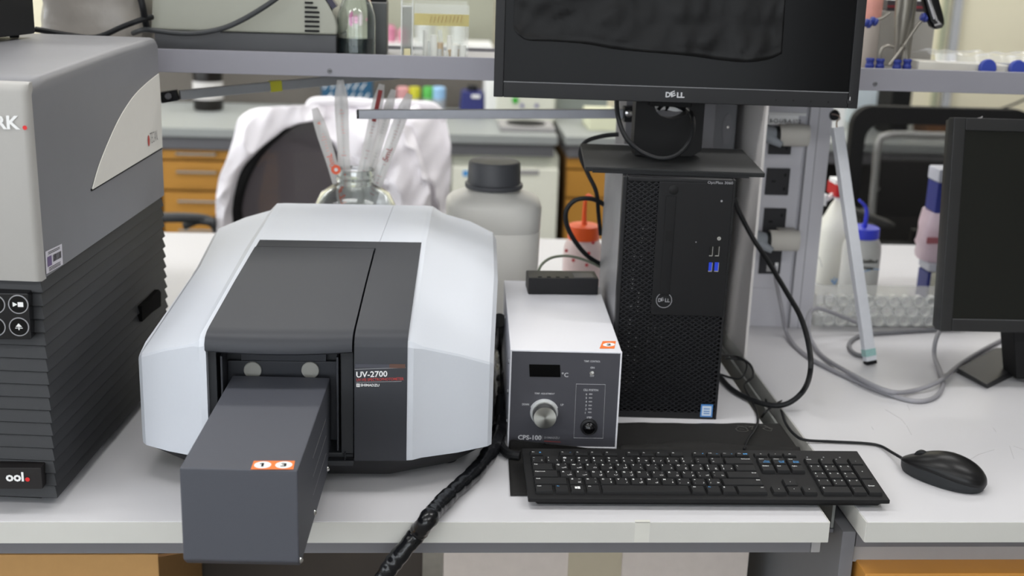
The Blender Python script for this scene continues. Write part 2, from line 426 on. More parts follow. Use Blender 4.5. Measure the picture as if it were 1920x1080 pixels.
# button panel
fy = .0195
a, b = at(-70, 549, y=fy), at(58, 637, y=fy)
mb = MB(); mb.box(a.x, b.x, fy, fy + .02, b.z, a.z); bp = build('button_panel', mb, mat('panel_black', '131315', .25, var=0), t, bevel=.001)
def ringb(cx, cy, sign):
    m_ = MB(); c = at(cx, cy, y=fy - .0002)
    m_.lathe([(.0098, 0), (.0098, .0008), (.0108, .0008), (.0108, 0)], c, (0, -1, 0), 32, 0)
    m_.disc(c + V((0, -.0009, 0)), (0, -1, 0), .0097, 2, 28)
    c = c + V((0, -.0012, 0))
    if sign == 0:
        m_.face([c + V((-.0058, 0, .0028)), c + V((-.0058, 0, -.0026)), c + V((-.0006, 0, 0))], 1)
        m_.face([c + V((-.0004, 0, .0027)), c + V((.0055, 0, .0027)), c + V((.0055, 0, -.0027)), c + V((-.0004, 0, -.0027))], 1)
    elif sign == 1:
        m_.face([c + V((-.0034, 0, .0002)), c + V((0, 0, .0042)), c + V((.0034, 0, .0002))], 1)
        m_.face([c + V((-.004, 0, -.001)), c + V((-.001, 0, -.001)), c + V((-.001, 0, -.0017)), c + V((-.004, 0, -.0017))], 1)
        m_.face([c + V((.001, 0, -.001)), c + V((.004, 0, -.001)), c + V((.004, 0, -.0017)), c + V((.001, 0, -.0017))], 1)
        m_.face([c + V((-.0006, 0, -.0003)), c + V((.0006, 0, -.0003)), c + V((.0006, 0, -.0035)), c + V((-.0006, 0, -.0035))], 1)
    build('button', m_, [M['greyprint'], M['white'], M['black_g']], bp)
ringb(34.5, 570.5, 0); ringb(36, 612.5, 1); ringb(-9, 570.5, 2); ringb(-8, 612.5, 2)
# name strip near the foot
a, b = at(-60, 877, y=fy + .001), at(80, 917, y=fy + .001)
mb = MB(); mb.box(a.x, b.x, fy + .001, fy + .02, b.z, a.z); nm = build('name_strip', mb, mat('strip_black', '191617', .5), t, bevel=.0008)
mb = MB(); mb.text('ool', at(45, 903, y=fy), X, Z, h=.0118, bold=.035, align='r'); build('lettering', mb, M['white'], nm)
mb = MB(); mb.disc(at(51.5, 899, y=fy), (0, -1, 0), .0026); tag(build('dot', mb, M['red'], nm), 'red full stop')

# black box lying on the plate reader
p = at(68, 70, z=.5045)
BF = Matrix.Translation(p) @ Matrix.Rotation(-.293, 4, 'Z')
t = thing('black_box', 'matte black box standing on top of the grey plate reader', 'box', p)
mb = MB(); mb.box(-.28, 0, -.26, 0, .005, .22); build('case', mb, M['black'], t, frame=BF, bevel=.003)
for x_, y_ in ((-.02, -.02), (-.02, -.23), (-.26, -.02), (-.26, -.23)):
    mb = MB(); mb.lathe([(.006, 0), (.007, .006)], (x_, y_, 0)); build('foot', mb, M['rubber'], t, frame=BF)

# ------------------------------------------------------------------ spectrophotometer
t = thing('spectrophotometer', 'white and dark grey spectrophotometer with sloping top, in front of the glass jar', 'laboratory instrument', (-.08, .33, 0))
uvw = mat('pearl_white_plastic', 'd3d7df', .45, var=.012, scale=300)
uvd = mat('slate_grey_plastic', '2f3137', .48, var=.03, scale=250, bump=.05, bscale=1500)
uvk = mat('inner_black', '26282c', .5, var=.03)
def col(xf, yf, zf, xm, zm, xr, yr, zr, dz=0, rr=.004):
    # one profile from front bottom over the bend to the rear: list of points
    return [(xf, yf + .002, .041), (xf, yf, .052), (xf, yf, zf - rr), (xf, yf + rr * .35, zf - rr * .3), (xf, yf + rr * 1.4, zf + rr * .15), (xm, .3586, zm), (xr, yr, zr), (xr, yr + .008, zr - .008), (xr, yr + .01, .041)]
L2 = col(-.2165, .0795, .196, -.1875, .2455, -.1770, .553, .256, rr=.010)
L1b = col(-.2245, .081, .194, -.1955, .2450, -.1865, .553, .2555, rr=.010)
L1 = col(-.233, .088, .1865, -.206, .2360, -.1965, .551, .2450)
Lm = col(-.270, .104, .1745, -.242, .2230, -.232, .535, .237)
L0b = col(-.301, .123, .1600, -.270, .2075, -.2665, .505, .2265)
L0 = col(-.3065, .131, .1540, -.2775, .1990, -.2735, .495, .2180)
L00 = [(x - .0005, y + .03 if i < 5 else y, z) for i, (x, y, z) in enumerate(L0)]
for i in range(5): L00[i] = (L0[i][0] - .0005 + .001, .165, min(L0[i][2], .1585))
L00[4] = (L0[4][0] + .0005, .170, .1600)
mb = MB(); mb.loft([L2, L1b, L1, Lm, L0b, L0, L00][::-1]); left_h = build('left_housing', mb, uvw, t, ang=20)
R2 = col(.0190, .0795, .197, .0335, .2455, .0435, .553, .256, rr=.010)
R1b = col(.0265, .081, .195, .0400, .2450, .0500, .553, .2555, rr=.010)
R1 = col(.0375, .088, .1860, .0560, .2370, .0665, .551, .2450)
Rm = col(.082, .104, .1715, .100, .2215, .108, .535, .237)
R0b = col(.120, .124, .1545, .136, .2010, .141, .505, .2270)
R0 = col(.1255, .131, .1490, .1415, .1930, .146, .495, .2180)
R00 = [p_ for p_ in R0]
for i in range(4): R00[i] = (R0[i][0] + .0005, .165, min(R0[i][2], .1545))
R00[4] = (R0[4][0], .170, .1560)
mb = MB(); mb.loft([R2, R1b, R1, Rm, R0b, R0, R00]); build('right_housing', mb, uvw, t, ang=20)
def tprism(m_, prof, xl, xr, mi=0):
    m_.loft([[(xl(y), y, z) for y, z in prof], [(xr(y), y, z) for y, z in prof]], mi)
xl = lambda y: -.2168 + (y - .08) * .1035 + .0008 * 0
xr = lambda y: .0192 + (y - .08) * .0520
xs = lambda y: -.0435 + (y - .08) * .0600
# white rear cover between the housings, split by a fine seam
mb = MB()
prof = [(.3590, .2457), (.553, .2562), (.561, .248), (.563, .05), (.359, .05)]
tprism(mb, prof, lambda y: xl(y) if y < .4 else -.1770, lambda y: -.0245 + (y - .3586) * .0745); build('rear_cover', mb, uvw, t, ang=18)
mb = MB(); tprism(mb, prof, lambda y: -.0240 + (y - .3586) * .0745, lambda y: xr(y) if y < .4 else .0435); build('rear_cover', mb, uvw, t, ang=18)
# dark lid
lp = [(.079, .1795), (.0755, .182), (.0755, .1895), (.079, .1965), (.087, .2015), (.099, .2045), (.22, .2262), (.3300, .2436), (.3300, .234), (.12, .199), (.09, .190), (.084, .182)]
mb = MB(); N = 12; loops = []
for k in range(N + 1):
    f = k / N; sag = -.0022 * (1 - (2 * f - 1) ** 2)
    loops.append([(xl(y) * (1 - f) + (xs(y) - .0022) * f, y - (.005 * (1 - (2 * f - 1) ** 2) if i < 6 or i > 9 else 0), z + (sag if i < 4 or i == 11 else 0)) for i, (y, z) in enumerate(lp)])
mb.loft(loops); tag(build('lid', mb, uvd, t, ang=40), 'dark grey sliding lid')
mb = MB(); tprism(mb, [(.3350, .2427), (.3586, .2462), (.3586, .225), (.3350, .225)], xl, xs); build('dark_cross_strip', mb, uvd, t)
mb = MB(); tprism(mb, [(.320, .232), (.340, .2352), (.340, .22), (.320, .22)], xl, xs); build('seam_gap', mb, M['black_m'], t)
# dark right-hand panel
dp = [(.0800, .041), (.0782, .045), (.0782, .186), (.0805, .1935), (.087, .2000), (.099, .2040), (.22, .2262), (.3586, .2462), (.3586, .22), (.12, .18), (.11, .041)]
mb = MB(); tprism(mb, dp, xs, xr); pan = tag(build('side_panel', mb, uvd, t, ang=40), 'dark grey panel with model name')
py_ = .0779
def F(px, py): return at(px, py, y=py_)
mb = MB()
a = F(665, 692.5); b = F(760.5, 689.5); mb.bar(a, b, .0003, .0006)
a = F(668, 717); b = F(753, 715); mb.bar(a, b, .0003, .0005)
build('trim_line', mb, M['greyprint'], pan)
mb = MB(); mb.text('UV-2700', F(668, 708.2), F(724, 706.5) - F(668, 708.2), Z, h=.0076, wd=.0368, bold=.02); build('lettering', mb, M['white'], pan)
mb = MB(); mb.text('UV-VIS SPECTROPHOTOMETER', F(668.5, 715), F(754, 713) - F(668.5, 715), Z, h=.0036, wd=.0560, bold=.012)
tag(build('lettering', mb, mat('red_lettering', 'b8403f', .5), pan), 'red lettering')
mb = MB(); mb.text('SHIMADZU', F(676, 724.5), X, Z, h=.0034, wd=.0222, bold=.02)
a = F(668.3, 725.5); mb.loft([[a + V(d) for d in ((0, 0, 0), (.004, 0, 0), (.004, 0, .0042), (0, 0, .0042))], [a + V(d) for d in ((.0009, 0, .0009), (.0031, 0, .0009), (.0031, 0, .0033), (.0009, 0, .0033))]], 0, False)
mb.bar(a + V((.002, 0, 0)), a + V((.002, 0, .0042)), .0002, .0005, up=X); mb.bar(a + V((0, 0, .0021)), a + V((.004, 0, .0021)), .0002, .0005)
build('lettering', mb, M['white'], pan)
mb = MB(); a, b = F(666, 688), F(730, 683); mb.box(a.x, b.x, py_ - .0002, py_, a.z - .001, b.z); mb.box(b.x, F(760, 683).x, py_ - .0002, py_, a.z - .001, b.z + .0003, 1)
build('colour_strip', mb, [mat('strip_slate', '4b4c55', .35), mat('strip_rust', '62483f', .4)], pan)
# compartment interior
mb = MB()
mb.box(-.2160, -.0450, .135, .142, .045, .196)
mb.box(-.2160, -.2060, .088, .135, .045, .186); mb.box(-.2160, -.0450, .088, .135, .0415, .048)
mb.box(-.0600, -.0450, .088, .135, .045, .186)
build('compartment_walls', mb, uvk, t, bevel=.001)
mb = MB(); mb.box(-.2010, -.1985, .084, .12, .052, .172); mb.box(-.0650, -.0625, .084, .12, .052, .172)
build('guide_rail', mb, uvd, t, bevel=.0008)
mb = MB(); mb.box(-.0780, -.0445, .080, .12, .034, .0405); mb.box(-.0560, -.0545, .082, .10, .040, .050); build('sill', mb, uvk, t, bevel=.0008)
# skirt
def rect_ring(ins, z):
    o_ = [(-.2165, .083), (-.29, .118), (-.306, .14), (-.2735, .50), (-.255, .545), (-.17, .562), (.045, .562), (.125, .545), (.145, .50), (.125, .14), (.11, .122), (.02, .082)]
    cx, cy = -.08, .32
    return [(cx + (x - cx) * (1 - ins), cy + (y - cy) * (1 - ins * .8), z) for x, y in o_]
mb = MB(); mb.loft([rect_ring(.22, .004), rect_ring(.17, .010), rect_ring(.015, .0385), rect_ring(.004, .0425)]); build('base_skirt', mb, mat('skirt_black', '17181b', .5), t, ang=25)
for fx, fy_ in ((-.24, .18), (.07, .18), (-.22, .46), (.08, .46)):
    mb = MB(); mb.lathe([(.014, 0), (.016, .008)], (fx, fy_, 0)); build('foot', mb, M['rubber'], t)
# protruding hood
hx = lambda y: -.0463 * 0 + 0
a0 = -.046
HF = Matrix.Translation((-.0865, -.160, 0)) @ Matrix.Rotation(a0, 4, 'Z')
HW = .1185; HL = .272; zt, zb_ = .1365, .0255
mb = MB()
sec = [(.0, .008), (.006, 0), ]
# cross-section in (y,z): lower front edge is chamfered
prof = [(.0, zb_ + .0085), (0, zt), (HL, zt), (HL, zb_ - .001), (.011, zb_ - .001), ]
mb.loft([[(-HW, y, z) for y, z in prof], [(0, y, z) for y, z in prof]])
hood = tag(build('front_hood', mb, mat('hood_grey', '4a4c54', .58, 0, var=.03, scale=300, bump=.06, bscale=1800), t, frame=HF, bevel=.0022), 'long slate grey metal hood reaching over the bench edge')
for yy in (.008, .118, .236):
    mb = MB(); mb.lathe([(.0001, .0028), (.0018, .0026), (.0032, .0012), (.0036, 0)], (0, yy, .0325), X, 14); build('screw', mb, M['chrome'], hood, frame=HF)
mb = MB()
for r_ in range(3):
    for k in range(34): mb.lathe([(.0004, 0), (.0004, .0003)], (0, .11 + k * .0034, .058 + r_ * .022), X, 6)
tag(build('perforation', mb, M['steel_l'], hood, frame=HF), 'rows of tiny dots')
mb = MB()
for xx in (-.055, -.013): mb.lathe([(.003, -.006), (.0035, 0), (.003, 0)], (xx, .03, zb_ - .002), seg=12)
build('screw_end', mb, M['chrome'], hood, frame=HF)
# sticker 1 3
def sticker(parent, px0, py0, px1, py1, z, nums):
    a = at(px0, py1, z=z); b = at(px1 - 3, py1, z=z); c = at(px1, py0, z=z); d = at(px0 + 6, py0, z=z)
    m_ = MB(); m_.face([a, b, c, d], 0)
    n = len(nums); uu = (b - a); vv = ((d - a) + (c - b)) / 2
    for i, s_ in enumerate(nums):
        ce = a + uu * ((i + .5) / n if n > 1 else .55) + vv * .5; r_ = min(vv.length * .40, uu.length / n * .40)
        ce.z += .0002
        m_.face([ce + uu.normalized() * (r_ * 1.02 * math.cos(k * .2618)) + vv.normalized() * (r_ * math.sin(k * .2618)) for k in range(24)], 1)
        m_.text(s_, ce - vv.normalized() * r_ * .55 + Z * .0002, uu, vv, h=r_ * 1.05, wd=r_ * (.30 if s_ == '1' else .75), mi=2, bold=.03, align='c')
        if s_ == '1': m_.bar(ce + Z * .0003 + vv.normalized() * r_ * .42, ce + Z * .0003 + vv.normalized() * r_ * .22 - uu.normalized() * r_ * .36, r_ * .2, .0001, mi=2)
    return tag(build('number_sticker', m_, [M['orange'], M['white'], M['black_m']], parent), 'orange sticker with numbers')
sticker(hood, 470, 864, 553, 880, zt + .0004, ['1', '3'])
# plate behind the hood and round discs
mb = MB(); a = at(428, 700, y=.1305)
mb.box(-.1995, -.0665, .1265, .133, .048, .1515); mb.box(-.1835, -.0800, .1265, .133, .1515, .168); plate = build('mounting_plate', mb, uvd, t, bevel=.001)
for cx in (474, 582):
    c = at(cx, 693.5, y=.1262); mb = MB(); mb.lathe([(.0108, 0), (.0108, .0018), (.0100, .0026), (.0001, .0026)], c, (0, -1, 0), 32); tag(build('disc', mb, mat('disc_grey', 'a3a29c', .6), plate), 'pale grey round disc')

# ------------------------------------------------------------------ temperature controller
CF = Matrix.Translation((.1515, .2125, 0)) @ Matrix.Rotation(-.035, 4, 'Z')
t = thing('temperature_controller', 'white and grey temperature control unit with a round silver knob', 'laboratory instrument', (.225, .38, 0))
W, D, H = .1468, .338, .1400
cw = mat('enamel_white', 'e2e2e8', .4, var=.012, scale=200)
mb = MB(); mb.box(0, W, .004, D, .0035, H); build('case', mb, cw, t, frame=CF, bevel=.0016)
mb = MB()
for b in ((0, .0022, .0035, H), (W - .0022, W, .0035, H), (.0022, W - .0022, H - .0022, H), (.0022, W - .0022, .0035, .005)): mb.box(b[0], b[1], 0, .0045, b[2], b[3])
build('front_rim', mb, cw, t, frame=CF, bevel=.0005)
mb = MB(); mb.box(.002, W - .002, .0016, .005, .005, H - .002)
face = tag(build('front_panel', mb, mat('panel_slate', '4b4b52', .42, .2, var=.05, scale=60), t, frame=CF), 'dark grey control panel')
CI = CF.inverted()
fp0 = CF @ V((0, .0014, 0)); fn = CF.to_3x3() @ Y; fu = CF.to_3x3() @ X
def C_(px, py, o=0): return atp(px, py, fp0 - fn * o, fn)
def dirp(a, b): return (C_(*b) - C_(*a))
mb = MB(); q = [C_(992, 683), C_(1050, 684), C_(1051, 707), C_(993, 706)]; mb.prism(q, -fn * .0006); build('display', mb, M['screen'], face)
mb = MB()
mb.text('\u00b0C', C_(1053, 707, .0003), fu, Z, h=.0066, bold=.02)
mb.text('TEMP. CONTROL', C_(1095, 679, .0003), fu, Z, wd=.0215, h=.0026, bold=.02)
mb.text('ON', C_(1107, 691, .0003), fu, Z, h=.0026, bold=.02); mb.text('OFF', C_(1106, 706.5, .0003), fu, Z, h=.0024, bold=.02)
mb.text('TEMP. ADJUSTMENT', C_(1002, 740, .0003), fu, Z, wd=.0268, h=.0029, bold=.02)
mb.text('DOWN', C_(979, 760, .0003), fu, Z, wd=.0090, h=.0029, bold=.02); mb.text('UP', C_(1051, 761, .0003), fu, Z, wd=.0040, h=.0029, bold=.02)
mb.text('CELL POSITION', C_(1094, 733, .0003), fu, Z, wd=.0195, h=.0029, bold=.02)
for k, yy in enumerate((741, 748, 755, 762, 769, 776)):
    mb.text(str(6 - k), C_(1098.3 - k * .3, yy, .0003), fu, Z, h=.0029, bold=.02)
mb.text('STEP', C_(1100, 784.5, .0003), fu, Z, wd=.0068, h=.0026, bold=.02)
cc = C_(1020, 774, .0003); rk = .0198
P_ = []
for k in range(25):
    th = R(158 - 136 * k / 24); P_.append((math.cos(th), math.sin(th)))
mb.loft([[cc + fu * c * rk * 1.0 + Z * s * rk for c, s in P_], [cc + fu * c * (rk * .935) + Z * s * (rk * .935) for c, s in P_]], 0, False, False)
bx = [C_(1080.5, 720, .0003), C_(1135, 721, .0003), C_(1130.5, 822, .0003), C_(1076, 821, .0003)]
for i in range(4): mb.bar(bx[i], bx[(i + 1) % 4], .0002, .0007, up=fn)
build('lettering', mb, mat('panel_print', 'c6c6ca', .5, var=0), face)
mb = MB(); mb.text('CPS-100', C_(971, 824.5, .0003), fu, Z, h=.0070, wd=.0315, bold=.03); build('lettering', mb, mat('panel_print', 'c6c6ca', .5, var=0), face)
mb = MB(); mb.text('SHIMADZU', C_(1020, 822.5, .0003), fu, Z, h=.0030, wd=.0205, bold=.015); mb.bar(C_(1017, 826, .0003), C_(1017, 816, .0003), .0002, .0003, up=fu)
build('lettering', mb, M['greyprint'], face)
mb = MB(); a, b = C_(1020, 827, .0003), C_(1051, 829, .0003); mb.bar(a, b, .0002, .0012); tag(build('red_line', mb, mat('dim_red', '7e3a3a', .5), face), 'dull red underline')
for k, yy in enumerate((739, 746, 753, 760, 766.5, 773)):
    mb = MB(); c = C_(1107.5 - k * .35, yy, 0); mb.bar(c - fu * .0022, c + fu * .0022, .0016, .0014, mi=0); build('indicator_lamp', mb, M['greyprint'], face)
# knob, with spun metal face
kn = bpy.data.materials.new('spun_metal'); kn.use_nodes = True; nt = kn.node_tree; b_ = nt.nodes['Principled BSDF']
b_.inputs['Base Color'].default_value = lin('d2d2cc'); b_.inputs['Metallic'].default_value = 1; b_.inputs['Roughness'].default_value = .3
b_.inputs['Anisotropic'].default_value = .85
tg = nt.nodes.new('ShaderNodeTangent'); tg.direction_type = 'RADIAL'; tg.axis = 'Y'; nt.links.new(tg.outputs[0], b_.inputs['Tangent'])
kc = C_(1020, 773)
kt = MB(); kt.lathe([(.0185, 0), (.0185, .002), (.0165, .0035)], kc, -fn, 40)
kb_ = build('knob_skirt', kt, mat('knob_grey', 'b9bbbd', .4), face)
kt = MB(); kt.lathe([(.0158, .003), (.0155, .019), (.0148, .0205), (.0001, .0208)], (0, 0, 0), (0, -1, 0), 48)
o = build('knob', kt, kn, face, ang=30, frame=Matrix.Translation(kc) @ Matrix.Rotation(-.035, 4, 'Z'))
# keep the knob's own axis for its tangent
mm = o.data; mm.transform(Matrix.Translation(-(MW[face].inverted() @ kc))); o.location = MW[face].inverted() @ kc
mb = MB(); mb.lathe([(.0115, 0), (.0112, .003), (.0095, .004)], C_(1104, 800), -fn, 32); bz = build('button_ring', mb, M['black'], face)
mb = MB(); mb.lathe([(.0092, .003), (.0088, .0065), (.0068, .009), (.0035, .0105), (.0001, .011)], C_(1104, 801), -fn, 32); build('push_button', mb, M['black_g'], face, ang=60)
mb = MB(); mb.lathe([(.003, 0), (.003, .002)], C_(1109.5, 699), -fn, 12); mb.cyl(C_(1109.5, 699), C_(1109.5, 699) - fn * .010 + Z * .004, .0012, 10, r1=.0017); build('toggle_switch', mb, M['chrome'], face)
for yy, zz in ((.055, .115), (.055, .073), (.055, .03), (.25, .115), (.25, .03)):
    mb = MB(); mb.lathe([(.0032, 0), (.0028, .0014), (.0001, .0018)], CF @ V((0, yy - .03, zz)), -fu, 12); build('screw', mb, M['chrome'], t)
for x_, y_ in ((.015, .02), (W - .015, .02), (.015, D - .02), (W - .015, D - .02)):
    mb = MB(); mb.lathe([(.006, 0), (.007, .004)], (x_, y_, 0)); build('foot', mb, M['rubber'], t, frame=CF)
sticker(t, 1124, 639.5, 1155, 653.5, H + .0003, ['2'])

# black box on the controller
t = thing('switch_box', 'small black switch box at the back of the white control unit', 'electronic box', at(1054, 545, z=H))
SF = Matrix.Translation(at(990, 552.5, z=H)) @ Matrix.Rotation(.015, 4, 'Z')
mb = MB(); mb.box(0, .1065, 0, .045, .0008, .0262); case = build('case', mb, M['black'], t, frame=SF, bevel=.0016)
mb = MB()
for k in range(4): mb.box(.015 + k * .0135, .0205 + k * .0135, .004, .009, .0262, .0268)
build('button', mb, M['black_m'], case, frame=SF)
mb = MB(); mb.box(.070, .100, .003, .030, .0260, .0266); tag(build('label', mb, mat('dark_blue_label', '1c1d35', .4), case, frame=SF), 'dark blue label')

# ------------------------------------------------------------------ desktop computer
ta = -.055
tp = at(1343, 787, z=0)
TW, TD, TH = .154, .285, .350
TM = Matrix.Translation((tp.x, tp.y, 0)) @ Matrix.Rotation(ta, 4, 'Z') @ Matrix.Translation((-TW, 0, 0))
t = thing('desktop_computer', 'black tower computer with diamond grille, standing under the large monitor', 'computer', TM @ V((TW / 2, TD / 2, 0)))
mb = MB(); mb.box(.001, TW - .001, .014, TD, .003, TH - .001); build('case', mb, mat('tower_side', '88888b', .45, .1, var=.03), t, frame=TM, bevel=.002)
mb = MB()
# bezel frame round the grille region (local face y=0)
mb.box(0, .006, 0, .016, .0, TH); mb.box(TW - .004, TW, 0, .016, .0, TH); mb.box(.006, TW - .004, 0, .016, TH - .006, TH); mb.box(.006, TW - .004, 0, .016, 0, .010)
mb.box(.006, TW - .004, .009, .0155, .010, TH - .006)
build('front_bezel', mb, M['black'], t, frame=TM, bevel=.0012)
mb = MB(); PZ = .155
mb.box(.049, TW - .003, -.0015, .010, PZ, TH - .005)
panel = build('front_panel', mb, mat('tower_front', '151517', .42, var=.04, bump=.06, bscale=1800, spec=.3), t, frame=TM, bevel=.0012)
# diamond lattice, clipped to the two open rectangles
def clip(p0, d, r):
    t0, t1 = -9, 9
    for i in (0, 1):
        if abs(d[i]) < 1e-9: continue
        a = (r[i * 2] - p0[i]) / d[i]; b = (r[i * 2 + 1] - p0[i]) / d[i]
        t0 = max(t0, min(a, b)); t1 = min(t1, max(a, b))
    return (t0, t1) if t1 > t0 + .001 else None
mb = MB(); px_, pz_ = .0098, .0066
for r in ((.006, .049, .010, TH - .006), (.049, TW - .004, .010, PZ)):
    for sgn in (1, -1):
        d = V((px_, sgn * pz_)).normalized()
        for k in range(-40, 95):
            p0 = (.006, k * pz_ * 1.0)
            c = clip(p0, d, r)
            if c:
                a = V((p0[0] + d.x * c[0], .0015, p0[1] + d.y * c[0])); b = V((p0[0] + d.x * c[1], .0015, p0[1] + d.y * c[1]))
                mb.bar(a, b, .003, .0012, up=(-d.y, 0, d.x))
build('grille', mb, mat('grille_black', '242427', .4, var=.03, spec=.3), t, frame=TM, smooth=False)
mb = MB()
random.seed(5)
for k in range(110):
    c = (.022 + random.choice((0, .0098)) - .0049 * random.randint(0, 1), .0085, .012 + .0066 * random.randint(4, 40))
    mb.lathe([(.0011, 0), (.0009, .0006)], c, (0, -1, 0), 6)
for k in range(10): mb.lathe([(.0008, 0), (.0006, .0006)], (.048 + .0098 * random.randint(0, 2), .0085, .10 + .0066 * random.randint(0, 6)), (0, -1, 0), 6)
tag(build('hole_glint', mb, M['steel_l'], t, frame=TM), 'pale dots painted as glints of small holes behind the grille')  # pale discs painted in as glints, not real holes
mb = MB(); mb.box(.060, .0735, -.0022, 0, .185, .325); tray = build('disc_drive', mb, mat('drive_black', '121214', .4, spec=.3), panel, frame=TM, bevel=.0007)
mb = MB(); mb.box(.0592, .0743, -.00165, .0005, .1842, .3258); build('drive_gap', mb, M['black_m'], panel, frame=TM)
mb = MB(); mb.box(.0625, .071, -.0030, -.0020, .262, .276); build('eject_button', mb, M['black_m'], tray, frame=TM)
mb = MB(); mb.lathe([(.0068, 0), (.0068, .0006), (.006, .0009), (.0001, .0009)], (.069, -.0015, .334), (0, -1, 0), 24); build('power_button', mb, mat('button_dark', '111112', .5, spec=.3), panel, frame=TM)
mb = MB()
pp = TM @ V((0, -.0018, 0)); pn = TM.to_3x3() @ Y; pu = TM.to_3x3() @ X
def T_(px, py, o=0): return atp(px, py, pp - pn * o, pn)
mb.text('OptiPlex 3060', T_(1374, 347.5), pu, Z, h=.0050, wd=.0345, align='r'); build('lettering', mb, M['greyprint'], panel)
mb = MB(); c = T_(1245, 563)
mb.loft([[c + pu * .0112 * math.cos(k * .1963) + Z * .0112 * math.sin(k * .1963) for k in range(32)], [c + pu * .0104 * math.cos(k * .1963) + Z * .0104 * math.sin(k * .1963) for k in range(32)]], 0, False)
mb.text('D', c - pu * .0080 - Z * .0026, pu, Z, h=.0052, wd=.0042, bold=.02); mb.text('LL', c + pu * .0016 - Z * .0026, pu, Z, h=.0052, wd=.0064, bold=.02)
mb.text('E', c - pu * .0036 - Z * .0018, pu + Z * .55, Z - pu * .3, h=.0044, wd=.0040, bold=.02)
build('emblem', mb, M['greyprint'], panel)
for (x0, x1, y0, y1, blue) in ((1330, 1336, 462, 480, 0), (1341, 1348, 462, 480, 0), (1328, 1335, 492, 509, 1), (1339, 1347, 492, 509, 1)):
    a, b = T_(x0, y1), T_(x1, y0)
    mb = MB(); mb.prism([a, V((b.x, b.y, a.z)), b, V((a.x, a.y, b.z))], -pn * .0008); pt_ = build('usb_port', mb, M['black_g'] if not blue else mat('usb_blue', '1f3fc8', .4), panel)
    mb = MB(); mb.prism([a - pu * .0006 - pn * .0003, V((b.x, b.y, a.z)) + pu * .0004 - pn * .0003, V((b.x, b.y, a.z + .0012)) + pu * .0004 - pn * .0003, V((a.x, a.y, a.z + .0012)) - pu * .0006 - pn * .0003], -pn * .0009)
    mb.prism([V((b.x, b.y, a.z)) - pn * .0003, V((b.x, b.y, a.z)) + pu * .0007 - pn * .0003, V((b.x, b.y, b.z)) + pu * .0007 - pn * .0003, b - pn * .0003], -pn * .0009)
    build('metal_shell', mb, M['chrome'], pt_)
mb = MB(); mb.lathe([(.0026, 0), (.0026, .0010), (.0017, .0010), (.0016, 0)], T_(1348, 447), -pn, 16); build('audio_port', mb, M['chrome'], panel)
mb = MB(); mb.lathe([(.0009, 0), (.0007, .0005)], T_(1305, 454), -pn, 8); mb.lathe([(.0015, 0), (.0015, .0004), (.001, .0004)], T_(1353, 377), -pn, 10); build('indicator_lamp', mb, M['greyprint'], panel)
mb = MB(); qa, qb = atp(1312.5, 781.5, TM @ V((0, -.0004, 0)), pn), atp(1337, 758.5, TM @ V((0, -.0004, 0)), pn)
qq = [qa, V((qb.x, qb.y, qa.z)), qb, V((qa.x, qa.y, qb.z))]
mb.prism(qq, -pn * .0005, 0)
def ins(f0, f1, g0, g1, o): return [qa + (V((qb.x, qb.y, qa.z)) - qa) * f + Z * (qb.z - qa.z) * g - pn * o for f, g in ((f0, g0), (f1, g0), (f1, g1), (f0, g1))]
mb.face(ins(.12, .88, .12, .88, .0008), 1)
for g in (.25, .42, .62): mb.face(ins(.25, .75, g, g + .08, .0010), 0)
tag(build('processor_sticker', mb, [mat('sticker_blue', '4f86c4', .4), mat('sticker_pale', 'cfdbe8', .4)], t), 'small blue and white sticker')

# ------------------------------------------------------------------ monitor on the tower
ma = -.085
BM = Matrix.Translation(at(1097, 321, z=.3515)) @ Matrix.Rotation(ma, 4, 'Z')
t = thing('monitor', 'large black monitor on a flat stand on top of the tower computer', 'monitor', BM @ V((.12, .1, 0)))
mb = MB(); mb.box(0, .247, 0, .198, 0, .0065); build('stand_base', mb, mat('stand_black', '1e1f20', .55, var=.06, bump=.1, bscale=1500, spec=.3), t, frame=BM, bevel=.0012)
mb = MB(); mb.box(.01, .225, -.002, .0, -.0012, .0035); build('base_lip', mb, M['rubber'], t, frame=BM)
# upright with a cable hole
ma2 = -.055
nl = at(1190, 290, y=.45); nr = at(1312, 293, y=.45); yy = .45
def n_(px, py, o=0): return at(px, py, y=yy + o)
hole_c = n_(1262, 192); hr = .0275
pol = [n_(1186, 291), n_(1312, 294), n_(1328, 150), n_(1196, 150)]
cx, cz = hole_c.x, hole_c.z
# ring of outer boundary points matched to a circle of the hole
N = 32; outer = []; inner = []
zb0 = pol[0].z; zt0 = pol[2].z; xa, xb, xc, xd = pol[0].x, pol[1].x, pol[2].x, pol[3].x
for k in range(N):
    th = 2 * math.pi * k / N + .01; d = V((math.cos(th), math.sin(th)))
    inner.append(V((cx + hr * d.x, yy, cz + hr * .9 * d.y)))
    best = 9
    for lim, ax in ((zb0, 1), (zt0, 1)):
        if abs(d.y) > 1e-6:
            s_ = (lim - cz) / d.y
            if s_ > 0: best = min(best, s_)
    xl_, xr_ = (xa + xd) / 2, (xb + xc) / 2
    for lim in (xl_, xr_):
        if abs(d.x) > 1e-6:
            s_ = (lim - cx) / d.x
            if s_ > 0: best = min(best, s_)
    outer.append(V((cx + best * d.x, yy, cz + best * d.y)))
mb = MB(); dd = V((0, .028, 0))
mb.loft([outer, inner, [p + dd for p in inner], [p + dd for p in outer]], 0, False, True, True)
build('stand_post', mb, mat('post_black', '111112', .55, spec=.3), t, smooth=False)
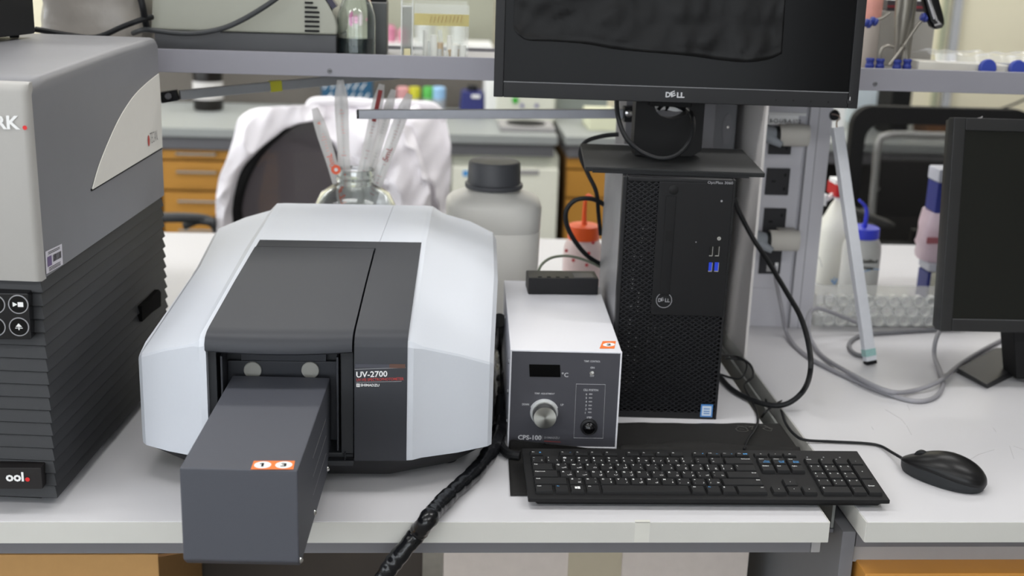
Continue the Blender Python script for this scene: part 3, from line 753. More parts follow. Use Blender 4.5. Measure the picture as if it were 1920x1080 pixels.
# screen housing
b0, b1 = at(925, 181.5, y=.405), at(1607.5, 204, y=.353)
ex = (b1 - b0).normalized(); n0 = ex.cross(Z).normalized(); tilt = Matrix.Rotation(R(-3), 3, ex); ez = tilt @ ex.cross(Z).cross(ex).normalized(); ez = ez.normalized()
ey = ez.cross(ex).normalized()
MM = Matrix((( ex.x, ey.x, ez.x, b0.x), (ex.y, ey.y, ez.y, b0.y), (ex.z, ey.z, ez.z, b0.z), (0, 0, 0, 1)))
MWid = (b1 - b0).length; MH = .318; bz = .0135; bb = .0215
print('monitor width', MWid)
mb = MB()
mb.box(0, bz, 0, .02, 0, MH); mb.box(MWid - bz, MWid, 0, .02, 0, MH); mb.box(bz, MWid - bz, 0, .02, 0, bb); mb.box(bz, MWid - bz, 0, .02, MH - bz, MH)
bezel = build('bezel', mb, mat('bezel_black', '161618', .4, var=.05, bump=.12, bscale=1400, spec=.3), t, frame=MM, bevel=.0012)
mb = MB(); mb.box(bz - .001, MWid - bz + .001, .0035, .018, bb - .001, MH - bz + .001); build('screen', mb, M['screen'], t, frame=MM)
mb = MB(); mb.loft([[(.004, .02, .004), (MWid - .004, .02, .004), (MWid - .004, .02, MH - .004), (.004, .02, MH - .004)], [(.01, .034, .012), (MWid - .01, .034, .012), (MWid - .01, .034, MH - .012), (.01, .034, MH - .012)], [(.13, .052, .06), (MWid - .13, .052, .06), (MWid - .13, .052, MH - .06), (.13, .052, MH - .06)]]); build('back_cover', mb, M['black'], t, frame=MM)
mb = MB(); mb.box(bz, MWid - bz, -.0004, .0036, bb - .0006, bb + .0004); build('bezel_edge', mb, mat('edge_light', '6b6b6e', .3), t, frame=MM)
mb = MB(); mb.text('D', (.2495 - .012, -.0004, .0070), X, Z, h=.0075, wd=.0068, bold=.04); mb.text('LL', (.2495 + .0035, -.0004, .0070), X, Z, h=.0075, wd=.0105, bold=.04)
mb.text('E', (.2495 - .0040, -.0004, .0072), (1, 0, .5), (-.3, 0, 1), h=.0070, wd=.0068, bold=.04)
build('lettering', mb, mat('logo_silver', 'a8a8aa', .4, .3), bezel, frame=MM)
for k in range(4):
    mb = MB(); mb.lathe([(.0013, 0), (.001, .0005)], (MWid - .112 + k * .024, 0, .008), (0, -1, 0), 10); build('control_button', mb, M['black_m'], bezel, frame=MM)
mb = MB(); mb.lathe([(.0042, 0), (.0038, .001), (.0001, .0011)], (MWid - .0115, 0, .0095), (0, -1, 0), 20, 0); mb.box(MWid - .0118, MWid - .0112, -.0016, -.0010, .0110, .0160, 1); build('power_button', mb, [M['black'], M['white']], bezel, frame=MM)
mb = MB(); mb.box(MWid / 2 - .035, MWid / 2 + .035, .045, .075, .05, .12); mb.box(MWid / 2 - .03, MWid / 2 + .03, .056, .085, -.01, .10); build('hinge', mb, M['black_m'], t, frame=MM, bevel=.002)
# black sheet hanging over the monitor
MMi = MM.inverted()
def scr(px, py, o): 
    return atp(px, py, MM @ V((0, -o, 0)), ey)
edge = [(972, -60), (966, 0), (963, 55), (975, 68), (992, 76), (1040, 78), (1100, 83), (1150, 92), (1200, 97), (1250, 101), (1300, 106), (1350, 113), (1400, 117), (1440, 112), (1466, 101), (1470, 70), (1478, 20), (1484, -60)]
bot = catmull([(a, b, 0) for a, b in edge[2:15]], 5)
rows = []
for j in range(22):
    f = j / 21; row = []
    for i, p in enumerate(bot):
        x = p.x + (1 - f) * ((10 if p.x < 1200 else 12) * (1 if p.x > 1200 else .3)); y_ = -75 + (p.y + 75) * f
        o = .004 + .0035 * (noise.noise(V((x * .011, y_ * .016, 1))) + .6) + .0035 * abs(noise.noise(V((x * .03 + y_ * .02, y_ * .02, 5)))) + (.002 if j == 21 else 0)
        row.append(scr(x, y_, max(o, .0012)))
    rows.append(row)
mb = MB(); mb.sheet(rows)
o = tag(build('plastic_cover', mb, mat('black_sheet', '0a0a0b', .42, spec=.22, var=.1, scale=20, bump=.15, bscale=160), None, ang=80), 'wrinkled black plastic sheet hanging over the large monitor screen', 'cover')
md = o.modifiers.new('thickness', 'SOLIDIFY'); md.thickness = .0007
# signal cable looping below the screen
mb = MB(); zy = .40
mb.tube([at(1156, 175, y=.43), at(1158, 215, y=.40), at(1172, 255, y=.385), at(1200, 283, y=.38), at(1238, 297, y=.372), at(1270, 290, y=.375), at(1293, 265, y=.39), at(1300, 235, y=.41), at(1295, 212, y=.445), at(1280, 202, y=.50)], .0033, 10)
tag(build('signal_cable', mb, M['rubber'], None), 'black cable hanging in a loop in front of the monitor stand', 'cable')
mb = MB(); mb.tube([at(1160, 252, y=.62), at(1130, 255, y=.62), at(1098, 266, y=.60), at(1088, 290, y=.60), at(1102, 325, y=.60), at(1118, 360, y=.60), at(1122, 400, y=.61), at(1126, 440, y=.62)], .0035, 8)
tag(build('power_cable', mb, M['rubber'], None), 'black cable running down beside the left edge of the monitor stand base', 'cable')
mb = MB(); mb.tube([at(1135, 385, y=.61), at(1110, 373, y=.60), at(1080, 375, y=.60), at(1062, 395, y=.60), at(1064, 425, y=.60), at(1082, 458, y=.60), at(1104, 482, y=.61), at(1130, 497, y=.62)], .0038, 8)
tag(build('power_cable', mb, M['rubber'], None), 'thick black cable bulging left of the tower in front of the orange bottle', 'cable')
mb = MB(); mb.tube([at(1006, 520, y=.52), at(1015, 497, y=.54), at(1035, 483, y=.56), at(1065, 480, y=.58), at(1095, 487, y=.60), at(1125, 500, y=.62)], .0022, 8)
tag(build('serial_cable', mb, mat('grey_green_cable', '7d8474', .5), None), 'thin grey green cable rising behind the black switch box', 'cable')
mb = MB()
for k in range(3): mb.tube([at(1235 + k * 14, 205, y=.47 + .01 * k), at(1245 + k * 12, 196 - k * 2, y=.465), at(1268 + k * 6, 198 + k * 3, y=.47), at(1290, 204 + k * 3, y=.48)], .0028, 8)
mb.tube([at(1228, 203, y=.485), at(1245, 199, y=.48), at(1268, 203, y=.48), at(1290, 200, y=.49)], .0055, 8, mi=1)  # white tube added in place of the bright bench behind the hole
tag(build('cable_bundle', mb, [M['rubber'], M['white']], None), 'bundle of black cables and an added white tube in the monitor stand hole', 'cable')

# ------------------------------------------------------------------ service column, shelf rail, arms
t = thing('service_column', 'grey metal service column with black power sockets between the two benches', 'service column', (.55, .77, 0))
mb = MB(); mb.box(.365, .515, .70, .80, 0, .435); build('housing', mb, M['steel'], t, bevel=.002)
a = at(1320, 230, y=.70); b = at(1392, 230, y=.70)
mb = MB(); mb.box(.515, .555, .72, .80, 0, .435); hs = tag(build('recessed_panel', mb, M['steel_d'], t, bevel=.002), 'darker recessed panel')
mb = MB(); c = at(1364, 242, y=.718); mb.loft([[c + V((.009 * math.cos(k * .3927), o, .026 * math.sin(k * .3927))) for k in range(16)] for o in (0, .004)]); gr = build('oval_recess', mb, M['steel'], hs)
mb = MB(); mb.lathe([(.003, 0), (.002, .003)], at(1364, 238, y=.718), (0, -1, 0), 12); build('screw', mb, M['chrome'], gr)
mb = MB(); mb.box(.555, .5698, .775, .80, 0, .435); build('dark_slot', mb, mat('slot_black', '1d1d1f', .6), t)
mb = MB(); mb.box(.5700, .5745, .60, .80, 0, .435); mb.box(.5745, .612, .765, .78, 0, .435); tag(build('side_fin', mb, mat('fin_grey', 'e0dcda', .5, var=.02), t, bevel=.0008), 'pale grey side plate')
mb = MB(); mb.box(.612, .690, .770, .85, 0, .435); mb.box(.690, .7325, .762, .85, 0, .435); mb.box(.688, .691, .768, .8, 0, .435, 0)
sp_ = build('socket_panel', mb, mat('panel_grey', 'c4c3c9', .5, var=.02), t, bevel=.0015)
mb = MB(); mb.box(.6905, .6925, .7605, .764, .0, .435); mb.box(.708, .7087, .7612, .764, 0, .435); build('panel_joint', mb, M['steel_d'], t)
mb = MB(); a, b = at(1401, 540, y=.768), at(1486, 612, y=.768); mb.box(.600, .6865, .7685, .771, 0, a.z - .0); build('lower_cover', mb, mat('panel_grey', 'adacb2'), t, bevel=.001)
for i, (x0, x1, y0, y1) in enumerate(((1440, 1487, 238, 289), (1434, 1482, 316, 365), (1429, 1475, 391, 441), (1422, 1467, 462, 513))):
    a, b = at(x0, y1, y=.7675), at(x1, y0, y=.7675)
    mb = MB(); mb.box(a.x, b.x, .7655, .771, a.z, b.z); s_ = build('power_socket', mb, mat('socket_black', '2e2e31', .5, var=.03, spec=.3), t, bevel=.001)
    w_ = b.x - a.x; h_ = b.z - a.z; cx = a.x + w_ / 2
    if i < 3:
        mb = MB(); mb.box(a.x + w_ * .22, a.x + w_ * .40, .7650, .767, a.z + h_ * .48, a.z + h_ * .56); mb.box(a.x + w_ * .74, a.x + w_ * .84, .7650, .767, a.z + h_ * .18, a.z + h_ * .30); mb.box(a.x + w_ * .74, a.x + w_ * .84, .7650, .767, a.z + h_ * .70, a.z + h_ * .82)
        build('pin_slot', mb, M['black_m'], s_)
    else:
        mb = MB(); mb.box(a.x + w_ * .34, a.x + w_ * .58, .7645, .767, a.z + h_ * .10, a.z + h_ * .40); tag(build('rocker', mb, M['steel_l'], s_), 'pale rocker')
        mb = MB(); mb.box(a.x + w_ * .72, a.x + w_ * .86, .7640, .767, a.z + h_ * .12, a.z + h_ * .42); tag(build('rocker', mb, M['white'], s_), 'white rocker')
mb = MB(); a, b = at(1440, 234, y=.7675), at(1498, 217, y=.7675); mb.box(a.x, b.x, .7672, .7700, a.z, b.z); lb = tag(build('label_strip', mb, mat('label_paper', 'ffffff', .6), t), 'white label')
mb = MB(); mb.text('B-CI-U/B-A-1/12', at(1443, 230, y=.7670), X, Z, h=.0068, wd=.054, bold=.02); build('lettering', mb, M['black_m'], lb)
mb = MB(); a, b = at(1433, 215.5, y=.7675), at(1512, 212, y=.7675); mb.box(a.x, b.x, .7665, .7700, a.z, b.z); build('trim_strip', mb, M['white'], t)
mb = MB(); mb.lathe([(.003, 0), (.003, .001)], at(1480, 698 - 0, y=.767) if 0 else at(1481, 600, y=.7675), (0, -1, 0), 10); build('screw', mb, M['black_m'], t)

# shelf with front rail
t = thing('shelf', 'long grey metal shelf above the bench, behind the monitor', 'shelf', (0, .72, .44))
mb = MB()
sz0, sz1 = .4440, .4787
mb.box(-2.2, 2.6, .600, .606, sz0, sz1); mb.box(-2.2, 2.6, .606, .625, sz0, sz0 + .002)
build('front_rail', mb, mat('rail_grey', '8b8a92', .5, var=.02), t, bevel=.0015)
mb = MB(); mb.box(-2.2, 2.6, .606, .86, .4605, .4645); build('board', mb, M['steel_l'], t)
mb = MB(); mb.box(-2.2, 2.6, .86, .866, sz0, .4700); build('rear_rail', mb, M['steel'], t, bevel=.001)
for px, py in ((618, 133), (1641, 157)):
    mb = MB(); mb.lathe([(.0040, 0), (.0036, .001), (.0001, .0014)], at(px, py, y=.600), (0, -1, 0), 16); mb.bar(at(px - 2.5, py, y=.5985), at(px + 2.5, py, y=.5985), .0005, .0008, mi=1); build('screw', mb, [M['steel_d'], M['black_m']], t)
mb = MB()
for x_ in (-1.4, 1.9): mb.box(x_ - .03, x_ + .03, .72, .78, 0, .4605)
mb.box(.38, .50, .72, .78, .434, .4605); mb.box(.62, .70, .78, .82, .434, .4605)
build('post', mb, M['steel'], t)

# aluminium arms
def arm(name, label, p0, p1, w_, h_, up=Z, cap0=True, cap1=False, extra=None):
    t = thing(name, label, 'metal bar', p0)
    d = (V(p1) - V(p0)).normalized()
    m_ = MB(); m_.bar(p0, p1, w_, h_, up); bar_ = build('bar', m_, M['alu'] if extra != 'dark' else mat('dull_aluminium', '8e9093', .4, .4, var=.05), t, bevel=.0012)
    m_ = MB(); m_.bar(V(p0) - d * .0035, V(p0), w_ * .98, h_ * .98, up); 
    if cap0: build('end_cap', m_, M['rubber'], t, bevel=.001)
    if cap1:
        m_ = MB(); m_.bar(V(p1), V(p1) + d * .006, w_ * .98, h_ * .98, up); build('end_cap', m_, M['rubber'], t, bevel=.001)
    return t, bar_
t1, _ = arm('support_arm', 'horizontal aluminium arm reaching left from the service column', at(673, 214, y=.70), at(1168, 213, y=.69), .012, .0145)
mb = MB(); mb.box(*(lambda c: (c.x - .007, c.x + .010, .675, .698, c.z - .012, c.z + .012))(at(1176, 213, y=.69))); br = build('pivot_bracket', mb, M['rubber'], t1, bevel=.001)
mb = MB(); mb.lathe([(.0055, 0), (.0055, .005), (.004, .006)], at(1178, 212, y=.675), (0, -1, 0), 16); build('bolt', mb, M['chrome'], br)
t2, bar_ = arm('support_arm', 'slanting grey metal arm with yellow tape under the shelf', at(337, 178, y=.66), at(760, 138, y=.80), .012, .0145, extra='dark', cap0=False)
a, b = at(302, 183, y=.66), at(334, 178, y=.66); mb = MB(); mb.bar(a, b, .014, .017); br = build('pivot_bracket', mb, M['rubber'], t2, bevel=.0015)
mb = MB(); mb.lathe([(.0048, 0), (.0048, .004), (.0035, .005)], at(316, 180, y=.652), (0, -1, 0), 16); build('bolt', mb, M['steel_d'], br)
p0, p1 = at(337, 178, y=.66), at(760, 138, y=.80)
def on_arm(px):
    best = min(range(101), key=lambda k: abs((lambda q: 960 + F_PX * (q - CAM).dot(RX) / (q - CAM).dot(FX) - px)(p0 + (p1 - p0) * k / 100))); return p0 + (p1 - p0) * best / 100
mb = MB(); mb.bar(on_arm(505), on_arm(527), .0135, .0165); tag(build('tape', mb, mat('yellow_tape', 'b4b022', .5), bar_), 'yellow tape')
t3 = thing('support_arm', 'loose aluminium bar leaning down to the right bench top', 'metal bar', (.7722, .5637, 0))
up_ = (.22, -1, .1)
pt0, pt1 = at(1569, 239, y=.655), at(1631, 676, y=.570)
mb = MB(); mb.bar(pt0, pt1, .0185, .013, up=up_); bar_ = build('bar', mb, mat('lit_aluminium', 'd4d6dc', .4, .2, var=.05, scale=90), t3, bevel=.001)  # aluminium lightened here, the light on this bar put into its colour
d = (pt1 - pt0).normalized()
mb = MB(); mb.bar(pt1, pt1 + d * .006, .0185, .013, up=up_); build('end_cap', mb, M['rubber'], t3, bevel=.0008)
mb = MB(); mb.bar(pt1 - d * .020, pt1 - d * .008, .0190, .0135, up=up_); tag(build('tape', mb, mat('teal_tape', '8fb3b0', .4, var=.2, scale=200), bar_), 'scrap of pale teal tape')
mb = MB(); mb.tube([pt0, at(1569, 228, y=.66), at(1575, 222, y=.67), at(1570, 216, y=.70), at(1560, 214, y=.75)], .0011, 6); build('hook', mb, mat('copper_wire', '9a7a60', .4, .6), t3)
mb = MB(); mb.lathe([(.009, 0), (.010, .004), (.009, .010)], at(1562, 215, y=.77), (0, -1, 0), 16); build('knob', mb, M['rubber'], t3)

# adaptor plugs in the column
def plug(px, py, label, s=1.0):
    c = at(px, py, y=.735)
    t = thing('adaptor_plug', label, 'plug', c, group=None)
    m_ = MB(); m_.loft([[c + V((dx, .014 * math.cos(k * .3927) , .0185 * s * math.sin(k * .3927))) for k in range(16)] for dx in (-.026, -.024, .023, .025)])
    m_.box(c.x - .006, c.x + .024, .735, .766, c.z - .012, c.z + .016)
    bd = tag(build('body', m_, mat('beige_grey_plastic', 'b8b5ae', .5, var=.02), t, ang=50), 'beige grey body')
    m_ = MB(); m_.lathe([(.0155, 0), (.0150, .006)], c + V((-.026, 0, 0)), (-1, 0, 0), 20); build('gasket', m_, M['rubber'], t)
    m_ = MB(); m_.loft([[c + V((-.032 - f * .024, -.006 * f + (.013 + .002 * f) * math.cos(k * .3927), .004 * f + (.013 + .004 * f) * math.sin(k * .3927))) for k in range(16)] for f in (0, .5, 1)]); m_.cyl(c + V((-.048, -.008, -.002)), c + V((-.024, -.018, -.014)), .010, 14, r1=.005)
    cap = tag(build('cap', m_, mat('blue_grey_plastic', '8b9096', .5), t, ang=50), 'bluish grey conical cap')
    m_ = MB(); m_.lathe([(.0028, 0), (.0028, .001)], c + V((-.0235, -.0183, -.0144)), V((.024, -.010, -.012)), 12); build('opening', m_, M['black_m'], cap)
    return t
plug(1488, 254, 'upper beige adaptor plug sticking out of the service column sockets')
plug(1470, 451, 'lower beige adaptor plug sticking out of the service column sockets')

# ------------------------------------------------------------------ black cloth mat under the keyboard
cloth = mat('black_cloth', '161514', .8, var=.12, scale=80, bump=.5, bscale=900)
rows = []
NX, NY = 80, 34
x0, x1, y0, y1 = .1465, .5480, .067, .303
for j in range(NY + 1):
    row = []
    for i in range(NX + 1):
        fx, fy = i / NX, j / NY
        y_ = y0 + (y1 - y0) * fy; left = x0 + .010 * fy; right = x1 - .0 * fy
        x = left + (right - left) * fx
        # in front of the controller the cloth stops at its face and leans up on it
        lim = 1.0
        z = .0022 + .0006 * noise.noise(V((x * 30, y_ * 30, 0)))
        ridge = math.exp(-((y_ - .209 - .004 * math.sin(x * 22)) / .0075) ** 2)
        if x > .30: z += ridge * (.008 + .0035 * math.sin(x * 31 + 1))
        if x <= .303:
            ym = min(y_, .2035 + .0012 * math.sin(x * 60) - (x - .15) * .03)
            k = max(0, (y_ - ym)) / (y1 - .2035)
            h = max(.0, .0150 - (x - .158) * .105) if x > .156 else (x - .1465) / .0095 * .0150
            z += min(k * 3, 1) * max(h, .001); y_ = ym - .0 * k
        else: y_ = y_ + .004 * noise.noise(V((x * 25, 3, 0))) * fy
        row.append((x, y_, z))
    rows.append(row)
mb = MB(); mb.sheet(rows)
t = thing('cloth_mat', 'creased black cloth mat spread under the keyboard', 'mat', (.35, .18, 0))
o = build('cloth', mb, cloth, t, ang=80); md = o.modifiers.new('thickness', 'SOLIDIFY'); md.thickness = .0011
mb = MB(); pr = M['greyprint']
def mp(px, py): return at(px, py, z=.0042)
for (cx, kind) in ((1394, 0), (1408, 1), (1436, 2)):
    pts = {0: [(1379, 804), (1385, 800), (1398, 801), (1403, 807), (1399, 809), (1384, 808), (1379, 804)], 1: [(1404, 801), (1412, 799), (1409, 805), (1417, 804), (1412, 809)], 2: [(1430, 803), (1438, 801), (1448, 803), (1446, 808), (1438, 807), (1430, 803)]}[kind]
    for a, b in zip(pts, pts[1:]): mb.bar(mp(*a), mp(*b), .0006, .0001)
    mb.bar(mp(cx - 12, 798), mp(cx + 2, 799.5), .0006, .0001)
mb.bar(mp(1386, 804), mp(1396, 805), .0006, .0001); mb.bar(mp(1433, 797), mp(1446, 805), .0006, .0001)
tag(build('print', mb, mat('faint_print', '5d5b58', .8), t), 'faint grey line drawings')

# ------------------------------------------------------------------ keyboard
KW, KD = .4418, .1272
kp = V((.1654, .0322, .0032)); kr = -.0083
KF = Matrix.Translation(kp) @ Matrix.Rotation(kr, 4, 'Z') @ Matrix.Translation((0, 0, .0115)) @ Matrix.Rotation(R(4.4), 4, 'X')
t = thing('keyboard', 'black full-size keyboard with white latin and arabic legends', 'keyboard', kp, kr)
kbm = mat('keyboard_black', '161617', .6, var=.05, bump=.12, bscale=2500, spec=.32)
keym = mat('key_black', '1b1b1c', .6, var=.04, bump=.1, bscale=2500, spec=.32)
mb = MB()
c = .006
def kout(ins, z): return [(ins, ins, z), (KW - ins, ins, z), (KW - ins, KD - ins, z), (ins, KD - ins, z)]
mb.loft([kout(.0015, -.0062), kout(0, -.0050), kout(0, -.0006), kout(.0006, 0)]); build('case', mb, kbm, t, frame=KF, bevel=.0012)
mb = MB(); mb.hexa([(.012, .006, -.0115), (KW - .012, .006, -.0115), (KW - .012, KD - .008, -.0205), (.012, KD - .008, -.0205), (.006, .004, -.006), (KW - .006, .004, -.006), (KW - .006, KD - .004, -.006), (.006, KD - .004, -.006)]); build('underside', mb, M['black_m'], t, frame=KF, bevel=.001)
U_ = .01905; MX = .0082; RP = .0182; YB = .0088; FH = .0098
AR = dict(q='\u0636', w='\u0635', e='\u062b', r='\u0642', t='\u0641', y='\u063a', u='\u0639', i='\u0647', o='\u062e', p='\u062d', a='\u0634', s='\u0633', d='\u064a', f='\u0628', g='\u0644', h='\u0627', j='\u062a', k='\u0646', l='\u0645', z='\u0626', x='\u0621', c='\u0624', v='\u0631', b='\u0644\u0627', n='\u0649', m='\u0629')
def key(x, y, w_, h_, tl='', bl='', br='', tr='', name='key', blue='', ctr='', hgt=.0042, small=None, bluepos=None, tlr=False):
    """x,y = lower left in metres, legends by place on the cap"""
    g = .0011; b = MB(); X0, X1, Y0, Y1 = x + g, x + w_ - g, y + g, y + h_ - g; q = .0012
    b.loft([[(X0, Y0, 0), (X1, Y0, 0), (X1, Y1, 0), (X0, Y1, 0)], [(X0 + q * .4, Y0 + q * .4, hgt * .75), (X1 - q * .4, Y0 + q * .4, hgt * .75), (X1 - q * .4, Y1 - q * .4, hgt * .75), (X0 + q * .4, Y1 - q * .4, hgt * .75)], [(X0 + q, Y0 + q, hgt), (X1 - q, Y0 + q, hgt), (X1 - q, Y1 - q, hgt), (X0 + q, Y1 - q, hgt)]])
    zt_ = hgt + .00012; L = small or (.0030 if len(tl) <= 1 else .0021); E = 1.42; Tx = b.text
    if tl: Tx(tl, (X0 + .0028, Y1 - .0028 - L, zt_), X, Y, em=L * E, mi=1, bold=.02)
    if tlr: Tx(tlr, (X1 - .0026, Y1 - .0050, zt_), X, Y, em=.0019 * E, mi=1, align='r', bold=.02)
    if tr: Tx(tr, (X1 - .0028, Y1 - .0056, zt_), X, Y, em=.0030 * E, mi=1, align='r', bold=.01)
    if bl: Tx(bl, (X0 + .0028, Y0 + .0030, zt_), X, Y, em=.0027 * E, mi=1, bold=.02)
    if br: Tx(br, (X1 - .0026, Y0 + .0036, zt_), X, Y, em=.0032 * E, mi=1, align='r', bold=.01)
    if ctr: Tx(ctr, ((X0 + X1) / 2, (Y0 + Y1) / 2 - .001, zt_), X, Y, em=.0026 * E, mi=1, align='c', bold=.02)
    if blue:
        bb2 = blue.split('|')
        for n_l, bl_ in enumerate(bb2): Tx(bl_, (X1 - .0024, Y0 + .0026 + .0028 * (len(bb2) - 1 - n_l), zt_), X, Y, em=.0022 * E, mi=2, align='r', bold=.02)
    return build(name, b, [keym, M['white'], M['blueprint']], t, frame=KF, seg=1)
def ry(r): return YB + r * RP
# bottom row
x = MX
for w_, lab in ((1.25, 'Ctrl'), (1, 'fn'), (1, 'win'), (1, 'Alt')):
    if lab == 'win':
        o = key(x, ry(0), w_ * U_, RP, name='key')
        m_ = MB(); cx, cy = x + U_ * .50, ry(0) + RP * .52
        for (a, b, c2, d2) in ((-.0030, -.0002, .0002, .0024), (.0002, .0034, .0002, .0028), (-.0030, -.0002, -.0024, -.0002), (.0002, .0034, -.0028, -.0002)):
            m_.face([(cx + a, cy + c2, .0044), (cx + b, cy + c2, .0044), (cx + b, cy + d2, .0044), (cx + a, cy + d2, .0044)])
        build('legend', m_, M['white'], o, frame=KF)
    elif lab == 'fn':
        o = key(x, ry(0), w_ * U_, RP); m_ = MB(); m_.text('Fn', (x + .0042, ry(0) + RP - .0062, .0044), X, Y, h=.0022, bold=.02); build('legend', m_, M['blueprint'], o, frame=KF)
    else: key(x, ry(0), w_ * U_, RP, tl=lab)
    x += w_ * U_
key(x, ry(0), 5.75 * U_, RP, name='space_bar'); x += 5.75 * U_
key(x, ry(0), U_, RP, tl='Alt'); x += U_
o = key(x, ry(0), U_, RP); m_ = MB(); m_.text('Fn', (x + .0042, ry(0) + RP - .0062, .0044), X, Y, h=.0022, bold=.02); build('legend', m_, M['blueprint'], o, frame=KF); x += U_
key(x, ry(0), U_, RP, tl='\u25a4' if 0 else 'E', small=.0028); x += U_
wr = MX + 15 * U_ - x; key(x, ry(0), wr, RP, tlr='ctrl')
# letter rows
x = MX; key(x, ry(1), 2.25 * U_, RP, tl='Shift'); x += 2.25 * U_
for ch in 'zxcvbnm': key(x, ry(1), U_, RP, tl=ch.upper(), br=AR[ch], tr={'z': '~', 'x': '\u0652', 'c': '}', 'v': '{', 'b': '\u0622', 'n': "'", 'm': ','}[ch]); x += U_
for a, b, c2 in (('<', ',', '\u0648'), ('>', '.', '\u0632'), ('?', '/', '\u0638')): key(x, ry(1), U_, RP, tl=a, bl=b, br=c2); x += U_
key(x, ry(1), 2.75 * U_, RP, tlr='Shift')
x = MX; key(x, ry(2), 1.75 * U_, RP, tl='Caps Lock'); x += 1.75 * U_
for ch in 'asdfghjkl': key(x, ry(2), U_, RP, tl=ch.upper(), br=AR[ch], tr={'d': '[', 'f': ']', 'g': '\u0644', 'k': '\u060c', 'l': '/'}.get(ch, '\u0650')); x += U_
key(x, ry(2), U_, RP, tl=':', bl=';', br='\u0643'); x += U_
key(x, ry(2), U_, RP, tl='"', bl="'", br='\u0637'); x += U_
key(x, ry(2), 2.25 * U_, RP, tlr='Enter', name='enter_key')
x = MX; key(x, ry(3), 1.5 * U_, RP, tl='Tab'); x += 1.5 * U_
for ch in 'qwertyuiop': key(x, ry(3), U_, RP, tl=ch.upper(), br=AR[ch], tr={'t': '\u0625', 'r': '\u064c', 'w': '\u064b'}.get(ch, '\u064f')); x += U_
key(x, ry(3), U_, RP, tl='{', bl='[', br='\u062c'); x += U_
key(x, ry(3), U_, RP, tl='}', bl=']', br='\u062f'); x += U_
key(x, ry(3), 1.5 * U_, RP, tl='\\')
x = MX
for a, b, c2 in zip('~!@#$%^&*()_+', '`1234567890-=', '\u0630\u0661\u0662\u0663\u0664\u0665\u0666\u0667\u0668\u0669\u0660  '): key(x, ry(4), U_, RP, tl=a, bl=b, br=c2.strip()); x += U_
key(x, ry(4), 2 * U_, RP, tlr='Backspace')
# function row
yf = ry(5) + .0045
key(MX, yf, U_ * .98, FH + .0012, tl='Esc', blue='\u25cf', hgt=.0036, name='function_key', small=.0017)
x = MX + 2 * U_
for k in range(12):
    if k in (4, 8): x += .5 * U_
    key(x, yf, U_, FH + .0012, tl='F%d' % (k + 1), hgt=.0036, name='function_key', blue={0: '\u263e', 8: 'P', 9: '\u25b8\u25b8', 10: '\u25c2\u25b8', 11: '\u25a0\u25a0'}.get(k, ''), small=.0017); x += U_
nx = MX + 15.25 * U_
for k, s_ in enumerate(('\u25c2-', '\u25c2', '\u25c2=')): key(nx + k * U_, yf, U_, FH + .0012, ctr=s_, hgt=.0036, name='media_key')
for k, (s_, b) in enumerate((('Insert', 'Print|Screen'), ('Home', 'Scroll|Lock'), ('PgUp', 'Pause|Break'))): key(nx + k * U_, ry(4), U_, RP, tl=s_, blue=b, small=.0018)
for k, s_ in enumerate(('Delete', 'End', 'PgDn')): key(nx + k * U_, ry(3), U_, RP, tl=s_)
key(nx + U_, ry(1), U_, RP, ctr='\u25b4')
for k, s_ in enumerate(('\u25c2', '\u25be', '\u25b8')): key(nx + k * U_, ry(0), U_, RP, ctr=s_)
qx = nx + 3.25 * U_
for k, s_ in enumerate(('Num', '/', '*')): key(qx + k * U_, ry(4), U_, RP, tl=s_)
key(qx + 3 * U_, ry(4), U_, RP, ctr='-')
for r_, row in ((3, (('7', 'Home', '\u0667'), ('8', '\u25b4', '\u0668'), ('9', 'PgUp', '\u0669'))), (2, (('4', '\u25c2', '\u0664'), ('5', '', '\u0665'), ('6', '\u25b8', '\u0666'))), (1, (('1', 'End', '\u0661'), ('2', '\u25be', '\u0662'), ('3', 'PgDn', '\u0663')))):
    for k, (a, b, c2) in enumerate(row): key(qx + k * U_, ry(r_), U_, RP, tl=a, bl=b if len(b) < 3 else '', tr=c2, small=.0028)
key(qx, ry(0), 2 * U_, RP, tl='0', tr='', small=.0028); key(qx + 2 * U_, ry(0), U_, RP, tl='.', bl='', br='')
key(qx + 3 * U_, ry(2), U_, 2 * RP, ctr='+', name='plus_key'); key(qx + 3 * U_, ry(0), U_, 2 * RP, ctr='Enter', name='enter_key')
for k in range(3):
    mb = MB(); mb.lathe([(.0011, -.0002), (.001, .0003)], (qx + .009 + k * .0215, yf + .004, 0), seg=10); build('indicator_lamp', mb, M['greyprint'], t, frame=KF)

# ------------------------------------------------------------------ mouse
m0, m1 = at(1682, 868, z=.012), at(1822, 915, z=.012)
md_ = (m1 - m0); mc = (m0 + m1) / 2; mang = math.atan2(-md_.y, -md_.x) ; ML = .112
MF = Matrix.Translation((.7105, .1185, 0)) @ Matrix.Rotation(math.atan2(.172 - .098, .668 - .742) , 4, 'Z')
t = thing('computer_mouse', 'black wired computer mouse on the right bench top', 'computer mouse', (.7105, .1185, 0))
def mring(f, z, inset=0):
    # plan outline of the mouse: local x along length (front = +x)
    out = []
    for k in range(36):
        th = 2 * math.pi * k / 36; c_, s_ = math.cos(th), math.sin(th)
        lx = .0565 * (abs(c_) ** .92) * (1 if c_ > 0 else -1)
        wd = .0305 - .0035 * (lx / .0565 + .35)
        out.append((lx * f, wd * (abs(s_) ** .92) * (1 if s_ > 0 else -1) * f, z))
    return out
mb = MB(); body = mat('mouse_side', '26282a', .5, var=.03, spec=.32)
def seam(lx): q_ = lx / .0565; return .0180 - .0045 * q_ * q_ + (.0040 * q_ if q_ < 0 else 0)
lo = [(p[0], p[1], .0012) for p in mring(.93, 0)]; lm = [(p[0], p[1], .006) for p in mring(.975, 0)]
